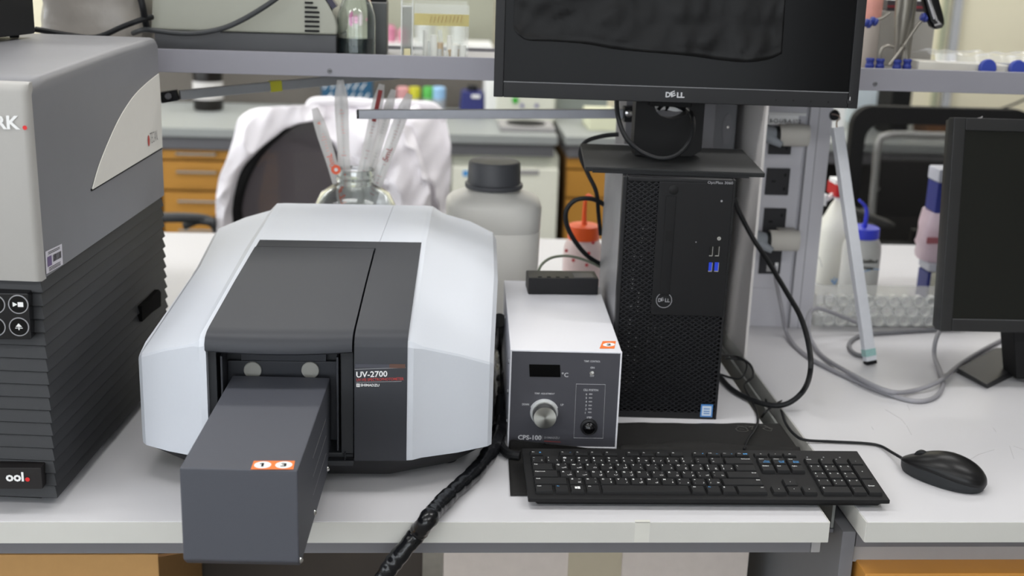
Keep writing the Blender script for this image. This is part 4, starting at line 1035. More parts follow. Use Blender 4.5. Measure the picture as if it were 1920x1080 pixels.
hi = [(p[0], p[1], seam(p[0])) for p in mring(.985, 0)]
mb.loft([lo, lm, hi]); build('base', mb, body, t, frame=MF, ang=60)
mb = MB(); loops = [[(p[0], p[1], seam(p[0]) - .0004) for p in mring(.985, 0)], [(p[0], p[1], seam(p[0]) + .0003) for p in mring(1.0, 0)]]
for k in range(1, 12):
    th = k / 12 * math.pi / 2; f = math.cos(th)
    row = []
    for p in mring(f, 0):
        q0 = p[0] / .0565
        top = .0385 - .0135 * max(0, q0 + .15) ** 1.7 - .006 * max(0, -q0 - .35) ** 2
        s0 = seam(p[0] / max(f, .001) if abs(p[0] / max(f, .001)) <= .0565 else p[0])
        row.append((p[0], p[1], s0 + (top - s0) * math.sin(th) ** .9))
    loops.append(row)
mb.loft(loops); build('top_shell', mb, mat('mouse_top', '141415', .34, var=.02, coat=0, bump=.03, bscale=2500, spec=.32), t, frame=MF, ang=75)
mb = MB(); mb.lathe([(.0085, -.0034), (.0096, -.0028), (.0099, 0), (.0096, .0028), (.0085, .0034)], (.0300, 0, .0225), Y, 28); build('scroll_wheel', mb, M['rubber'], t, frame=MF)
mb = MB(); P0 = MF @ V((.052, 0, .012))
mb.tube([P0, at(1672, 848, z=.006), at(1650, 836, z=.003), at(1620, 831, z=.003), at(1560, 828, z=.003), at(1510, 825, z=.004), at(1490, 815, z=.004), at(1474, 795, z=.003), at(1466, 772, z=-.004), at(1460, 745, z=-.012), at(1440, 735, z=-.018), at(1436, 760, z=-.02)], .0021, 8)
build('cord', mb, M['rubber'], t)
mb = MB(); mb.tube([at(1395, 843, z=.008), at(1402, 825, z=.008), at(1414, 808, z=.008), at(1421, 790, z=.004), at(1418, 770, z=.003), at(1408, 748, z=.004), at(1396, 722, z=.006), at(1412, 705, z=.012), at(1406, 683, z=.012), at(1380, 668, z=.010), at(1340, 665, y=.45)], .0018, 8)
build('cord', mb, M['rubber'], [o_ for o_ in COL.objects if o_.name == 'keyboard'][0])

# ------------------------------------------------------------------ cables on the benches
def cable(name, pts, r, m_, label, seg=10, sub=8, rad=None):
    b = MB(); b.tube(pts, r, seg, sub=sub, rad=rad); return tag(build(name, b, m_, None), label, 'cable')
cable('power_cable', [at(1376, 372, y=.60), at(1386, 398, y=.60), at(1412, 447, y=.59), at(1440, 490, y=.55), at(1475, 548, y=.48), at(1500, 592, y=.42), at(1515, 640, y=.37), at(1520, 690, y=.31), at(1508, 730, z=.035), at(1480, 755, z=.014), at(1447, 760, z=.006), at(1405, 748, z=.005), at(1370, 728, z=.004), at(1345, 700, z=.004), at(1330, 680, z=.004)], .0040, M['rubber'], 'thick black power cable sweeping in a loop right of the tower')
gc = mat('grey_cable', '8f8e93', .5, var=.03)
cable('grey_cable', [at(1453, 500, y=.755), at(1456, 530, y=.735), at(1466, 580, y=.70), at(1474, 620, z=.012), at(1492, 650, z=.004), at(1530, 678, z=.004), at(1600, 712, z=.004), at(1660, 737, z=.004), at(1715, 752, z=.004), at(1752, 745, z=.004), at(1768, 722, z=.004), at(1762, 695, z=.006), at(1752, 668, z=.012), at(1754, 640, y=.60), at(1764, 615, y=.63)], .0036, gc, 'grey cable hanging from the lowest socket and looping over the bench')
cable('grey_cable', [at(1625, 612, y=.72), at(1590, 598, y=.715), at(1555, 584, y=.70), at(1530, 578, y=.69), at(1516, 590, y=.68), at(1514, 615, y=.66), at(1522, 640, z=.010), at(1545, 670, z=.004), at(1600, 703, z=.0115), at(1665, 733, z=.0115), at(1710, 733, z=.006), at(1760, 715, z=.012), at(1800, 683, z=.004), at(1845, 655, z=.004), at(1885, 634, z=.004)], .0036, gc, 'grey cable arching up beside the column towards the right monitor')
cable('grey_cable', [at(1630, 668, z=.004), at(1605, 664, z=.004), at(1592, 650, z=.004), at(1600, 636, z=.004), at(1625, 627, z=.004), at(1680, 623, z=.004), at(1740, 619, z=.004), at(1800, 615, z=.004)], .0036, mat('grey_cable_dark', '77777b', .5), 'dark grey cable in a small loop behind the leaning bar')
cable('thin_cable', [at(1345, 700, z=.003), at(1385, 710, z=.003), at(1400, 690, z=.008), at(1393, 675, z=.012), at(1360, 672, z=.012)], .0016, M['rubber'], 'thin black cable curled at the foot of the tower')
cable('thin_cable', [at(1475, 748, z=-.006), at(1455, 757, z=.003), at(1436, 772, z=.003), at(1428, 782, z=-.008)], .0016, M['rubber'], 'thin black cable crossing the channel between the benches')
wr = lambda f, p: .0105 + .0016 * noise.noise(p * 55) + .0012 * noise.noise(p * 140)
cable('cable_bundle', [at(936, 600, y=.46), at(938, 650, z=.03), at(940, 700, z=.012), at(938, 780, z=.011), at(925, 835, z=.011), at(895, 880, z=.011), at(850, 922, z=.011), at(820, 952, z=.0115), at(800, 977, z=.0125), at(783, 1000, y=-.013), at(765, 1022, y=-.019), at(747, 1044, y=-.022), at(730, 1066, y=-.024), at(712, 1095, y=-.026), at(690, 1150, y=-.03)], .0105, mat('glossy_wrap', '0f1013', .22, var=0, bump=.6, bscale=120), 'thick glossy black wrapped cable hanging over the bench edge', 16, 14, wr)
cable('power_cable', [at(938, 745, y=.33), at(934, 790, z=.012), at(938, 830, z=.007), at(952, 850, z=.007), at(975, 855, z=.007)], .0062, M['rubber'], 'short black cable at the left foot of the control unit')

# ------------------------------------------------------------------ right monitor
b0 = at(1762, 621, y=.45); c0 = b0
ex = V((math.cos(-.02), math.sin(-.02), 0)); tl_ = R(9)
ez = V((0, math.sin(tl_), math.cos(tl_))); ez = (Matrix.Rotation(-.02, 3, 'Z') @ ez).normalized(); ey = ez.cross(ex).normalized()
M2 = Matrix(((ex.x, ey.x, ez.x, b0.x), (ex.y, ey.y, ez.y, b0.y), (ex.z, ey.z, ez.z, b0.z), (0, 0, 0, 1)))
t = thing('monitor', 'black monitor with an empty dark screen at the right edge', 'monitor', (b0.x + .24, b0.y + .05, 0))
W2, H2, B2 = .50, .326, .019
mb = MB(); mb.box(0, B2, 0, .022, 0, H2); mb.box(W2 - B2, W2, 0, .022, 0, H2); mb.box(B2, W2 - B2, 0, .022, 0, B2); mb.box(B2, W2 - B2, 0, .022, H2 - B2, H2)
bz2 = build('bezel', mb, mat('bezel_black_two', '1b1b1c', .42, var=.05), t, frame=M2, bevel=.0015)
mb = MB(); mb.box(B2 - .001, W2 - B2 + .001, .003, .018, B2 - .001, H2 - B2 + .001); build('screen', mb, mat('screen_two', '141512', .3, var=0, spec=.3), t, frame=M2)
mb = MB(); mb.box(B2, W2 - B2, -.0003, .0032, B2 - .0006, B2 + .0006); build('bezel_edge', mb, mat('edge_dim', '4c4c4e', .35), t, frame=M2)
mb = MB(); mb.box(.0005, .001, .004, .006, .003, H2 - .003); mb.loft([[(.001, .022, .002), (W2 - .002, .022, .002), (W2 - .002, .022, H2 - .002), (.001, .022, H2 - .002)], [(.004, .040, .004), (W2 - .004, .040, .004), (W2 - .004, .040, H2 - .004), (.004, .040, H2 - .004)], [(.12, .062, .05), (W2 - .12, .062, .05), (W2 - .12, .062, H2 - .05), (.12, .062, H2 - .05)]]); build('back_cover', mb, M['black'], t, frame=M2)
pz = [at(1796, 690, z=.010), at(1850, 721, z=.010), at(1903, 692, z=.010), at(2100, 700, z=.010), at(2100, 650, z=.010), at(1868, 652, z=.010)]
po = [at(1793, 699, z=0), at(1852, 729, z=0), at(1906, 703, z=0), at(2106, 712, z=0), at(2106, 655, z=0), at(1860, 655, z=0)]
mb = MB(); mb.loft([po, pz]); build('stand_base', mb, mat('stand_black_two', '202022', .45, bump=.08, bscale=1500), t, bevel=.001)
a = at(1880, 632, y=.49); b = at(1905, 706, y=.49)
mb = MB(); mb.hexa([(b.x - .004, .48, .008), (b.x + .10, .48, .008), (b.x + .10, .53, .008), (b.x - .004, .53, .008), (a.x, .475, a.z + .06), (a.x + .15, .475, a.z + .06), (a.x + .15, .53, a.z + .06), (a.x, .53, a.z + .06)]); build('stand_neck', mb, M['black_m'], t, bevel=.003)
tag(build('wire', (lambda m_: m_.tube([at(1795, 222, y=.51), at(1820, 223, y=.51), at(1838, 221, y=.51), at(1842, 218, y=.51)], .0008, 5))(MB()), M['steel_l'], None), 'thin silver wire lying on top of the right monitor', 'wire')

# ------------------------------------------------------------------ things on the rear half of the bench
glass = mat('clear_glass', 'eef3f2', .03, trans=1, var=0, ior=1.45)
def clearish(name, hexc, alpha, rough=.15): return mat(name, hexc, rough, var=0, alpha=alpha)
hd = mat('hdpe_white', 'dad8d2', .45, var=.015, scale=40)

# large white jug
t = thing('plastic_jug', 'large white plastic jug with a dark grey screw cap behind the instrument', 'container', (.153, .74, 0))
JX, JY = .1545, .75
def sq(a, b, z, e=3.6, n=40, cx=JX, cy=JY):
    o_ = []
    for k in range(n):
        th = 2 * math.pi * k / n; c_, s_ = math.cos(th), math.sin(th)
        o_.append((cx + a * abs(c_) ** (2 / e) * (1 if c_ > 0 else -1), cy + b * abs(s_) ** (2 / e) * (1 if s_ > 0 else -1), z))
    return o_
mb = MB(); mb.loft([sq(.066, .055, 0), sq(.0745, .063, .006), sq(.0775, .066, .02), sq(.080, .067, .178), sq(.0785, .066, .180), sq(.080, .067, .183), sq(.081, .067, .220), sq(.079, .065, .227, 3.4), sq(.072, .059, .234, 3), sq(.060, .050, .2395, 2.6), sq(.046, .046, .2435, 2), sq(.040, .040, .247, 2), sq(.039, .039, .256, 2)])
build('body', mb, hd, t, ang=40)
mb = MB(); g = []
for k in range(72):
    th = 2 * math.pi * k / 72; g.append((math.cos(th), math.sin(th), 1 + .012 * (k % 2)))
def cr(r, z): return [(JX + r * c_ * w_, JY + r * s_ * w_, z) for c_, s_, w_ in g]
mb.loft([cr(.0475, .248), cr(.0485, .250), cr(.0485, .2555), cr(.0445, .2565), cr(.0435, .290), cr(.041, .2935), cr(.002, .2935)]); build('cap', mb, mat('cap_charcoal', '4b4c50', .5, var=.02), t, ang=40)

# glass jar with wrapped pipettes
JC = V((-.0765, .705, 0))
t = thing('glass_jar', 'round clear glass jar holding wrapped pipettes behind the spectrophotometer', 'jar', JC)
mb = MB()
mb.lathe([(.001, .001), (.060, .0), (.066, .01), (.068, .05), (.068, .205), (.066, .225), (.056, .244), (.040, .254), (.0305, .258), (.0300, .262), (.0315, .264), (.0315, .268), (.0295, .270), (.0315, .273), (.0315, .277), (.030, .283), (.0275, .283), (.0275, .260), (.038, .250), (.053, .241), (.063, .223), (.065, .205), (.065, .01), (.058, .004), (.001, .004)], JC, seg=48)
build('glass_body', mb, glass, t, ang=60)
pw = mat('pipette_wrap', 'f4f2f0', .3, var=.03, scale=50, alpha=.55)
ppr = mat('orange_print', 'ef6c4c', .6, var=0); pdr = mat('dark_red', '9c2a28', .5, var=0); ppt = mat('pipette_tube', 'eceeee', .2, var=0, alpha=.5)
def pipette(bx_, tx, ty, w_, pr_m, label, y0=.70, y1=.74, flat=.0035, marks='10mL', redbar=False):
    a = V((bx_[0], bx_[1], .12)); b = at(tx, ty, y=y1)
    d = (b - a).normalized(); sd = d.cross(Y).normalized()
    t = thing('wrapped_pipette', label, 'pipette', a, group='wrapped pipettes in the glass jar')
    L = (b - a).length; m_ = MB(); loops = []
    for k in range(13):
        f = k / 12; ww = w_ * (1 + .06 * math.sin(f * 17)) * (.55 if k == 12 else 1); th = flat * (.25 if k in (0, 12) else 1 + .3 * math.sin(f * 9)); c = a + d * L * f
        loops.append([c + sd * ww + Y * 0, c + sd * ww * .5 - Y * th, c - sd * ww * .5 - Y * th, c - sd * ww, c - sd * ww * .5 + Y * th, c + sd * ww * .5 + Y * th])
    m_.loft(loops); build('wrapper', m_, pw, t, ang=60)
    m_ = MB(); m_.cyl(a + d * .01, a + d * L * .93, .0028, 10); build('tube', m_, ppt, t)
    m_ = MB(); off = -Y * (flat * 1.45)
    for f0, f1 in ((.30, .36), (.42, .55), (.60, .66), (.72, .86)):
        n_ = int((f1 - f0) * 60)
        for q in range(n_): 
            c = a + d * L * (f0 + (f1 - f0) * q / n_) + off; wq = w_ * random.uniform(.12, .45); m_.bar(c - sd * wq, c + sd * wq * random.uniform(-.2, 1), .0004, .0011, up=Y)
    if marks: m_.text(marks, a + d * L * .62 + off * 1.15 - sd * w_ * .5, d, sd, h=w_ * 1.0)
    if marks == '10mL': m_.text('ETTE', a + d * L * .38 + off * 1.15 - sd * w_ * .5, d, sd, h=w_ * 1.0); m_.text('A', a + d * L * .9 + off * 1.1 - sd * w_ * .3, d, sd, h=w_ * .6)
    build('print', m_, pr_m, t)
    if redbar:
        m_ = MB(); m_.bar(a + d * L * .80 + off, a + d * L * .97 + off, w_ * .8, .002, up=Y); tag(build('bar', m_, pdr, t), 'dark red strip')
    return t
random.seed(11)
pipette((-.060, .690), 590, 203, .0095, ppr, 'wrapped pipette leaning left in the jar with orange printing', marks='10mL')
pipette((-.088, .705), 638, 150, .0105, ppr, 'wrapped pipette standing straight up in the middle of the jar', marks='')
pipette((-.098, .70), 716, 158, .0088, pdr, 'wrapped pipette with dark red strip leaning right in the jar', marks='', redbar=True)
pipette((-.094, .715), 738, 168, .0080, mat('grey_scale', '8f8a88', .6), 'wrapped pipette with grey scale leaning right in the jar', y1=.76, marks='')
pipette((-.092, .69), 768, 176, .0098, pdr, 'wrapped pipette leaning furthest right in the jar with red letters', y1=.73, marks='5mL')
c = at(630, 318, y=.668); mb = MB(); mb.lathe([(.0078, 0), (.0078, .0006), (.0030, .0006), (.0030, 0)], c + V((0, -.0, 0)), (0, -1, 0), 24); mb.disc(c + V((0, -.0003, 0)), (0, -1, 0), .0030, 1); o = build('seal_ring', mb, [ppr, M['white']], [q for q in COL.objects if q.name == 'wrapped_pipette'][0])

# wash bottle with orange cap
def wash_bottle(cx, cy, r, hb, label, capm, bodym, neckh, tip, body_h, alpha_liq=None):
    t = thing('wash_bottle', label, 'wash bottle', (cx, cy, 0))
    m_ = MB(); m_.lathe([(r * .9, 0), (r, .006), (r, body_h * .78), (r * .96, body_h * .88), (r * .82, body_h * .97), (r * .72, body_h)], (cx, cy, 0), seg=32); bd = build('bottle', m_, bodym, t, ang=50)
    m_ = MB(); m_.lathe([(r * .80, body_h - .001), (r * .82, body_h + .002), (r * .80, body_h + neckh), (r * .74, body_h + neckh + .0015), (.006, body_h + neckh + .002), (.0045, body_h + neckh + .008)], (cx, cy, 0), seg=32); build('cap', m_, capm, t)
    m_ = MB(); m_.tube([V((cx, cy, body_h + neckh))] + tip, .0042, 10, rad=lambda f, p: .0046 - .0020 * f); build('spout', m_, capm, t)
    return t, bd
c = V((.332, .90, 0))
o1, bd = wash_bottle(c.x, c.y, .0365, .2, 'small wash bottle with orange cap and pinkish body left of the tower', mat('orange_cap', 'f25f22', .4, var=.02), clearish('pink_plastic', 'f0dad8', .9, .35), .024, [at(1096, 395, y=.90), at(1098, 375, y=.90), at(1103, 366, y=.895), at(1112, 372, y=.885)], .126)
mb = MB()
for px, py in ((1062, 470), (1075, 488), (1104, 475), (1100, 497), (1112, 455)): mb.disc(at(px, py, y=.8632), (0, -1, 0), .0032, 0, 10)
build('print', mb, mat('red_spots', 'cf4a50', .6), bd)
# distilled water bottle with blue cap
c = V((at(1605, 560, y=.96).x, .96, 0))
o2, bd = wash_bottle(c.x, c.y, .0370, .2, 'wash bottle with blue cap reading distilled water behind the leaning bar', mat('blue_cap', '3c46d8', .4, var=.02), clearish('milky_plastic', 'd3d3cf', .95, .4), .018, [at(1621, 425, y=.955), at(1625, 400, y=.95), at(1622, 386, y=.945), at(1611, 375, y=.93)], .124)
mb = MB(); a = at(1604, 494, y=.919); mb.text('Distilled', at(1645, 494, y=.918), X, Z, h=.0075, wd=.036, bold=.03, align='r'); mb.text('Water', at(1639, 506, y=.918), X, Z, h=.0065, wd=.026, bold=.03, align='r')
build('lettering', mb, M['black_m'], bd)
mb = MB(); mb.tube([at(1608, 502, y=.919), at(1618, 509, y=.919), at(1635, 505, y=.919), at(1649, 505, y=.919)], .0007, 6); tag(build('wave_line', mb, M['blueprint'], bd), 'blue wavy line')
# spray bottle with red nozzle
c = V((at(1560, 500, y=1.08).x, 1.08, 0))
t = thing('spray_bottle', 'white spray bottle with red nozzle tip beside the service column', 'spray bottle', c)
mb = MB(); mb.loft([sq(.034, .034, 0, 3.4, 32, c.x, c.y), sq(.036, .036, .004, 3.4, 32, c.x, c.y), sq(.036, .036, .108, 3.4, 32, c.x, c.y), sq(.034, .034, .120, 2.8, 32, c.x, c.y), sq(.028, .028, .138, 2.4, 32, c.x + .004, c.y), sq(.022, .022, .158, 2, 32, c.x + .006, c.y), sq(.016, .016, .172, 2, 32, c.x + .008, c.y)]); bd = build('bottle', mb, mat('spray_white', 'e6e6dd', .5, var=.02), t, ang=50)
mb = MB(); a = at(1553, 402, y=.98); mb.lathe([(.017, .165), (.018, .182), (.013, .190), (.013, .205)], (c.x + .008, c.y, 0)); mb.tube([(c.x + .008, c.y, .20), at(1552, 372, y=1.04), at(1547, 368, y=1.0), at(1544, 385, y=.99)], .0055, 8); build('spray_head', mb, M['white'], t)
mb = MB(); p = at(1569, 352, y=1.05); mb.box(p.x - .007, p.x + .012, 1.03, 1.09, p.z - .016, p.z + .008); build('nozzle', mb, mat('nozzle_red', 'b01018', .5), t, bevel=.002)
mb = MB(); mb.box(p.x - .007, p.x + .010, 1.04, 1.08, p.z + .008, p.z + .017); mb.cyl(p + V((.004, 0, -.016)), (c.x + .012, c.y, .19), .008, 12); build('trigger', mb, M['white'], t, bevel=.001)
mb = MB(); pp2 = [(1565, 520), (1561, 530), (1558, 524), (1566, 533), (1570, 522), (1562, 534)]
for a, b in zip(pp2, pp2[1:]): mb.bar(at(*a, y=.943), at(*b, y=.943), .0008, .0012)
build('scribble', mb, M['blueprint'], bd)
mb = MB()
for pts in ([(1530, 487), (1536, 482), (1541, 500)],):
    for a, b in zip(pts, pts[1:]): mb.bar(at(*a, y=.943), at(*b, y=.943), .0006, .0010)
build('pencil_mark', mb, mat('pencil', 'a8adae', .7), bd)

# honeycomb rack lying on its side
t = thing('tube_rack', 'clear plastic tube rack with round holes lying on its side near the column', 'rack', (.86, .80, 0))
rk = mat('rack_plastic', 'e4e6e4', .12, var=0, alpha=.22); rk2 = mat('rack_ring', 'f0f1ef', .2, var=0, alpha=.92)
xa, xb = .742, 1.02
mb = MB(); mb.box(xa, xb, .775, .777, 0, .058); mb.box(xa, xb, .845, .847, 0, .058); mb.box(xa, xb, .777, .845, .0565, .058); mb.box(xa, xb, .777, .845, 0, .0015); mb.box(xa, xa + .002, .777, .845, 0.0015, .0565)
build('frame', mb, rk, t)
mb = MB(); k = 0
RG = [(.0092, 0), (.0106, 0), (.0106, .012), (.0092, .012), (.0092, 0)]
while xa + .014 + k * .0235 < xb - .008:
    x_ = xa + .014 + k * .0235
    mb.lathe(RG, (x_, .7725, .030), Y, 24, cap=False); mb.lathe(RG, (x_ + .01175, .7745, .0475), Y, 24, cap=False); mb.lathe(RG, (x_ + .01175, .7745, .0115), Y, 24, cap=False)
    k += 1
build('tube_holes', mb, rk2, t)
mb = MB(); mb.box(*(lambda a, b: (a.x, b.x, .774, .780, .0545, .058))(at(1547, 560, y=.775), at(1560, 560, y=.775))); build('clip', mb, M['white'], t)

# tip boxes and bag at the right
c = at(1740, 565, y=.96)
t = thing('tip_box', 'dark blue and clear box at the bottom of the stack beside the right monitor', 'box', (1.10, .96, 0))
navy = mat('navy_plastic', '25307e', .4, var=.04); lidc = mat('frosted_lid', 'c9cbd6', .35, var=.03, alpha=.85); lab = mat('label_blue_white', 'b9d3e0', .6)
LXx = at(1717, 540, y=.99).x
mb = MB(); mb.box(LXx, LXx + .13, .94, .99, 0, .058); build('box_body', mb, navy, t, bevel=.002)
mb = MB(); mb.box(LXx + .006, LXx + .10, .938, .9398, .003, .060); build('label', mb, mat('label_pale', 'dcd9c9', .6, var=.15, scale=70), t)
mb = MB(); mb.box(LXx - .001, LXx + .131, .939, .991, .0605, .076); build('lid', mb, lidc, t, bevel=.002)
t = thing('plastic_bag', 'pinkish clear plastic bag in the middle of the stack beside the right monitor', 'bag', (1.10, .98, .0765))
LX2 = at(1727, 470, y=.97).x
mb = MB(); NN = 10
def bagring(z, s_): 
    return [(LX2 + .055 + (.055 * s_ + .004 * noise.noise(V((k, z * 60, 2)))) * (abs(math.cos(2 * math.pi * k / 24)) ** .6) * (1 if math.cos(2 * math.pi * k / 24) > 0 else -1), .985 + .04 * (abs(math.sin(2 * math.pi * k / 24)) ** .6) * (1 if math.sin(2 * math.pi * k / 24) > 0 else -1) * s_, z) for k in range(24)]
zz0 = .0765; zz1 = at(1730, 400, y=.95).z
mb.loft([bagring(zz0 + (zz1 - zz0) * k / 9, (.97, 1.01, .99, 1.02, 1.0, .99, 1.0, .98, .95, .91)[k]) for k in range(10)]); bg_ = build('bag', mb, mat('bag_pink', 'd9c3cd', .3, var=.12, scale=40, alpha=.92), t, ang=30)
mb = MB(); a = at(1738, 445, y=.944); mb.box(a.x, a.x + .04, .9415, .9440, a.z - .012, a.z); build('label', mb, mat('maroon_label', 'a8626a', .6), bg_)
t = thing('tip_box', 'dark blue box with frosted lid topping the stack beside the right monitor', 'box', (1.10, .98, zz1))
LX3 = at(1736, 370, y=1.0).x; z2 = at(1737, 343, y=.95).z; z3 = at(1737, 317, y=.95).z
mb = MB(); mb.box(LX3, LX3 + .12, .95, 1.0, zz1 + .0005, z2); build('box_body', mb, navy, t, bevel=.002)
mb = MB(); mb.box(LX3 - .002, LX3 + .122, .948, 1.002, z2 + .0005, z3); build('lid', mb, lidc, t, bevel=.004)
mb = MB(); mb.box(LX3 + .014, LX3 + .05, .9485, .9505, zz1 + .008, z2 - .004); mb.box(LX3 + .017, LX3 + .05, .9480, .9490, zz1 + .011, z2 - .007, 1); build('label', mb, [mat('label_cyan', '58a9cf', .6), mat('label_cream', 'd3d6cd', .6)], t)

# ------------------------------------------------------------------ things on the shelf (board top z .4645)
SZ = .4646
t = thing('centrifuge', 'beige grey rounded bench centrifuge with dark base and side vents on the shelf', 'laboratory instrument', (-.24, .74, SZ))
a = at(285, 95, y=.635); b = at(632, 97, y=.635); zt_ = SZ + .15
mb = MB(); prof2 = []
def mz(px, py): p_ = at(px, py, y=.635); return (p_.x, p_.z)
zbs = at(632, 66, y=.635).z
outl = [(a.x, zbs), (b.x, zbs), mz(632, 50), mz(627, 30), mz(618, 10), mz(604, -10), mz(580, -35), mz(540, -52), mz(320, -58), mz(287, -50)]
mb.prism([(x_, .635, z_) for x_, z_ in outl], (0, .20, 0)); body_ = build('housing', mb, mat('beige_grey_metal', '9a9b90', .5, var=.02), t, bevel=.004, ang=40)
mb = MB(); mb.box(a.x + .004, b.x - .001, .637, .832, SZ + .006, zbs); build('base', mb, mat('centrifuge_base', '46474a', .5, var=.03), t, bevel=.003)
for fx in (a.x + .03, b.x - .03):
    for fy in (.66, .81):
        mb = MB(); mb.lathe([(.010, 0), (.011, .0065)], (fx, fy, SZ), seg=14); build('foot', mb, M['rubber'], t)
for k in range(7):
    px0, px1 = 570 + (0), (588, 596, 600, 600, 600, 600, 600)[k]
    y_ = 5 + k * 8.8; p0 = at(px0 + 2, y_, y=.6335); p1 = at(px1 - 2, y_, y=.6335)
    mb = MB(); mb.loft([[p0 + V((-.0012, o_, -.0)), p0 + V((0, o_, -.0016)), V((p1.x, p1.y + o_, p0.z - .0016)), V((p1.x + .0012, p1.y + o_, p0.z)), V((p1.x, p1.y + o_, p0.z + .0016)), p0 + V((0, o_, .0016))] for o_ in (0, .003)]); build('vent_slot', mb, M['black_m'], body_)
mb = MB(); mb.bar(at(596, -35, y=.65), at(629, 14, y=.65), .008, .03, up=Y); tag(build('lid_edge', mb, mat('dark_violet_trim', '211d33', .4), t), 'dark violet lid edge')
mb = MB(); mb.tube([at(530, -12, y=.60), at(500, 10, y=.60), at(455, 37, y=.60), at(415, 54, y=.60), at(370, 62, y=.60), at(330, 62, y=.60), at(297, 58, y=.60), at(270, 56, y=.61), at(250, 62, y=.64)], .0040, 10); tag(build('power_cable', mb, mat('grey_black_cable', '2c2e30', .5), None), 'dark cable drooping across the front of the beige centrifuge', 'cable')
mb = MB(); mb.tube([at(262, -10, y=.60), at(268, 15, y=.60), at(272, 38, y=.61), at(276, 55, y=.62)], .0050, 10); mb2 = mb; tag(build('power_cable', mb, M['rubber'], None), 'black cable running up between the covered instrument and the centrifuge', 'cable')
mb = MB(); mb.tube([at(66, 55, y=.60), at(90, 59, y=.60), at(130, 66, y=.60), at(180, 70, y=.60), at(230, 50, y=.60), at(262, 38, y=.60), at(285, 32, y=.62)], .0042, 10); tag(build('power_cable', mb, M['rubber'], None), 'black cable lying in front of the bag covered instrument', 'cable')

t = thing('covered_instrument', 'grey instrument under a crumpled translucent plastic bag on the shelf, upper left', 'covered instrument', (-.50, .74, SZ))
a = at(62, 60, y=.66); b = at(268, 60, y=.66)
mb = MB(); nx_, nz_ = 40, 22; ring_ = []
for j in range(nz_):
    z_ = SZ + .001 + j * .0085; row = []
    for k in range(64):
        th = 2 * math.pi * k / 64; c_, s_ = math.cos(th), math.sin(th)
        x_ = (a.x + b.x) / 2 + ((b.x - a.x) / 2 - .0015 * j * .3) * abs(c_) ** .5 * (1 if c_ > 0 else -1); y_ = .745 + .085 * abs(s_) ** .5 * (1 if s_ > 0 else -1)
        n_ = noise.noise(V((x_ * 28, y_ * 28, z_ * 24))) * .006 + abs(noise.noise(V((x_ * 60, y_ * 60, z_ * 50)))) * .004
        row.append((x_ + c_ * n_, y_ + s_ * n_, z_))
    ring_.append(row)
mb.loft(ring_); build('plastic_cover', mb, mat('crumpled_bag', '96918b', .32, var=.08, scale=30, bump=.3, bscale=150), t, ang=35)

# glass bottle
c = V((.0 - .0705, .66, SZ)); cx = at(668, 60, y=.66).x
t = thing('glass_bottle', 'clear glass bottle half full of liquid on the shelf beside the centrifuge', 'bottle', (cx, .665, SZ))
mb = MB(); r_ = .0300
mb.lathe([(.001, .0), (r_ * .95, 0), (r_, .004), (r_, .062), (r_ * .97, .070), (r_ * .82, .084), (r_ * .60, .100), (.0150, .112), (.0150, .135), (.0132, .135), (.0132, .112), (r_ * .55, .098), (r_ * .77, .083), (r_ * .92, .069), (r_ - .0018, .062), (r_ - .0018, .006), (.001, .004)], (cx, .665, SZ), seg=36); build('glass', mb, glass, t, ang=60)
mb = MB(); mb.lathe([(.001, .0045), (r_ - .0022, .0065), (r_ - .0022, .034), (.001, .034)], (cx, .665, SZ), seg=36); build('liquid', mb, mat('grey_liquid', '454f55', .05, trans=.7, ior=1.33, var=0), t)
mb = MB(); mb.lathe([(.0175, .118), (.018, .119), (.018, .140), (.016, .142)], (cx, .665, SZ), seg=30); build('cap', mb, mat('cap_indigo', '2b2748', .4), t)
p = at(712, 50, y=.70); mb = MB(); mb.box(at(690, 50, y=.70).x, at(725, 50, y=.70).x, .70, .80, SZ, at(712, 5, y=.70).z)
tag(build('dark_box', mb, mat('dark_grey_box', '4c4e4e', .5), None, bevel=.002), 'dark grey upright box behind the glass bottle on the shelf', 'box')
tb = thing('red_caps_rack', 'small rack with red topped vials above the dark grey box', 'rack', (p.x, .75, at(712, 5, y=.70).z))
mb = MB(); z_ = at(712, 5, y=.70).z; mb.box(at(693, 5, y=.72).x, at(724, 5, y=.72).x, .72, .78, z_ + .0003, z_ + .006); build('tray', mb, M['black_m'], tb)
for k in range(3):
    mb = MB(); mb.lathe([(.0045, .006), (.0045, .016)], (at(698 + k * 10, 0, y=.74).x, .74, z_), seg=12); build('vial_cap', mb, M['red'], tb)
# acrylic stand and box
acr = mat('acrylic', 'e8ece8', .06, var=0, alpha=.14)
xa, xb = at(751, 100, y=.66).x, at(774, 100, y=.66).x
t = thing('acrylic_stand', 'narrow clear acrylic stand on the shelf left of the clear box', 'stand', ((xa + xb) / 2, .69, SZ))
mb = MB(); mb.box(xa, xa + .002, .66, .74, SZ, SZ + .115); mb.box(xb - .002, xb, .66, .74, SZ, SZ + .115); mb.box(xa, xb, .66, .74, SZ + .083, SZ + .085); mb.box(xa + .002, xb - .002, .738, .74, SZ, SZ + .08); mb.box(xa, xb, .66, .74, SZ, SZ + .0015); build('panel', mb, mat('acrylic_edge', 'e2e5e2', .1, var=0, alpha=.6), t)
mb = MB(); mb.box(xa + .005, xb - .004, .665, .68, SZ + .0016, SZ + .018); build('vial', mb, mat('cream_vial', 'd8cfa5', .4), t)
xa, xb = at(776, 100, y=.66).x, at(878, 100, y=.66).x
t = thing('acrylic_box', 'clear acrylic box with yellow tape holding small parts on the shelf', 'box', ((xa + xb) / 2, .72, SZ))
hgt = at(820, 8, y=.66).z - SZ
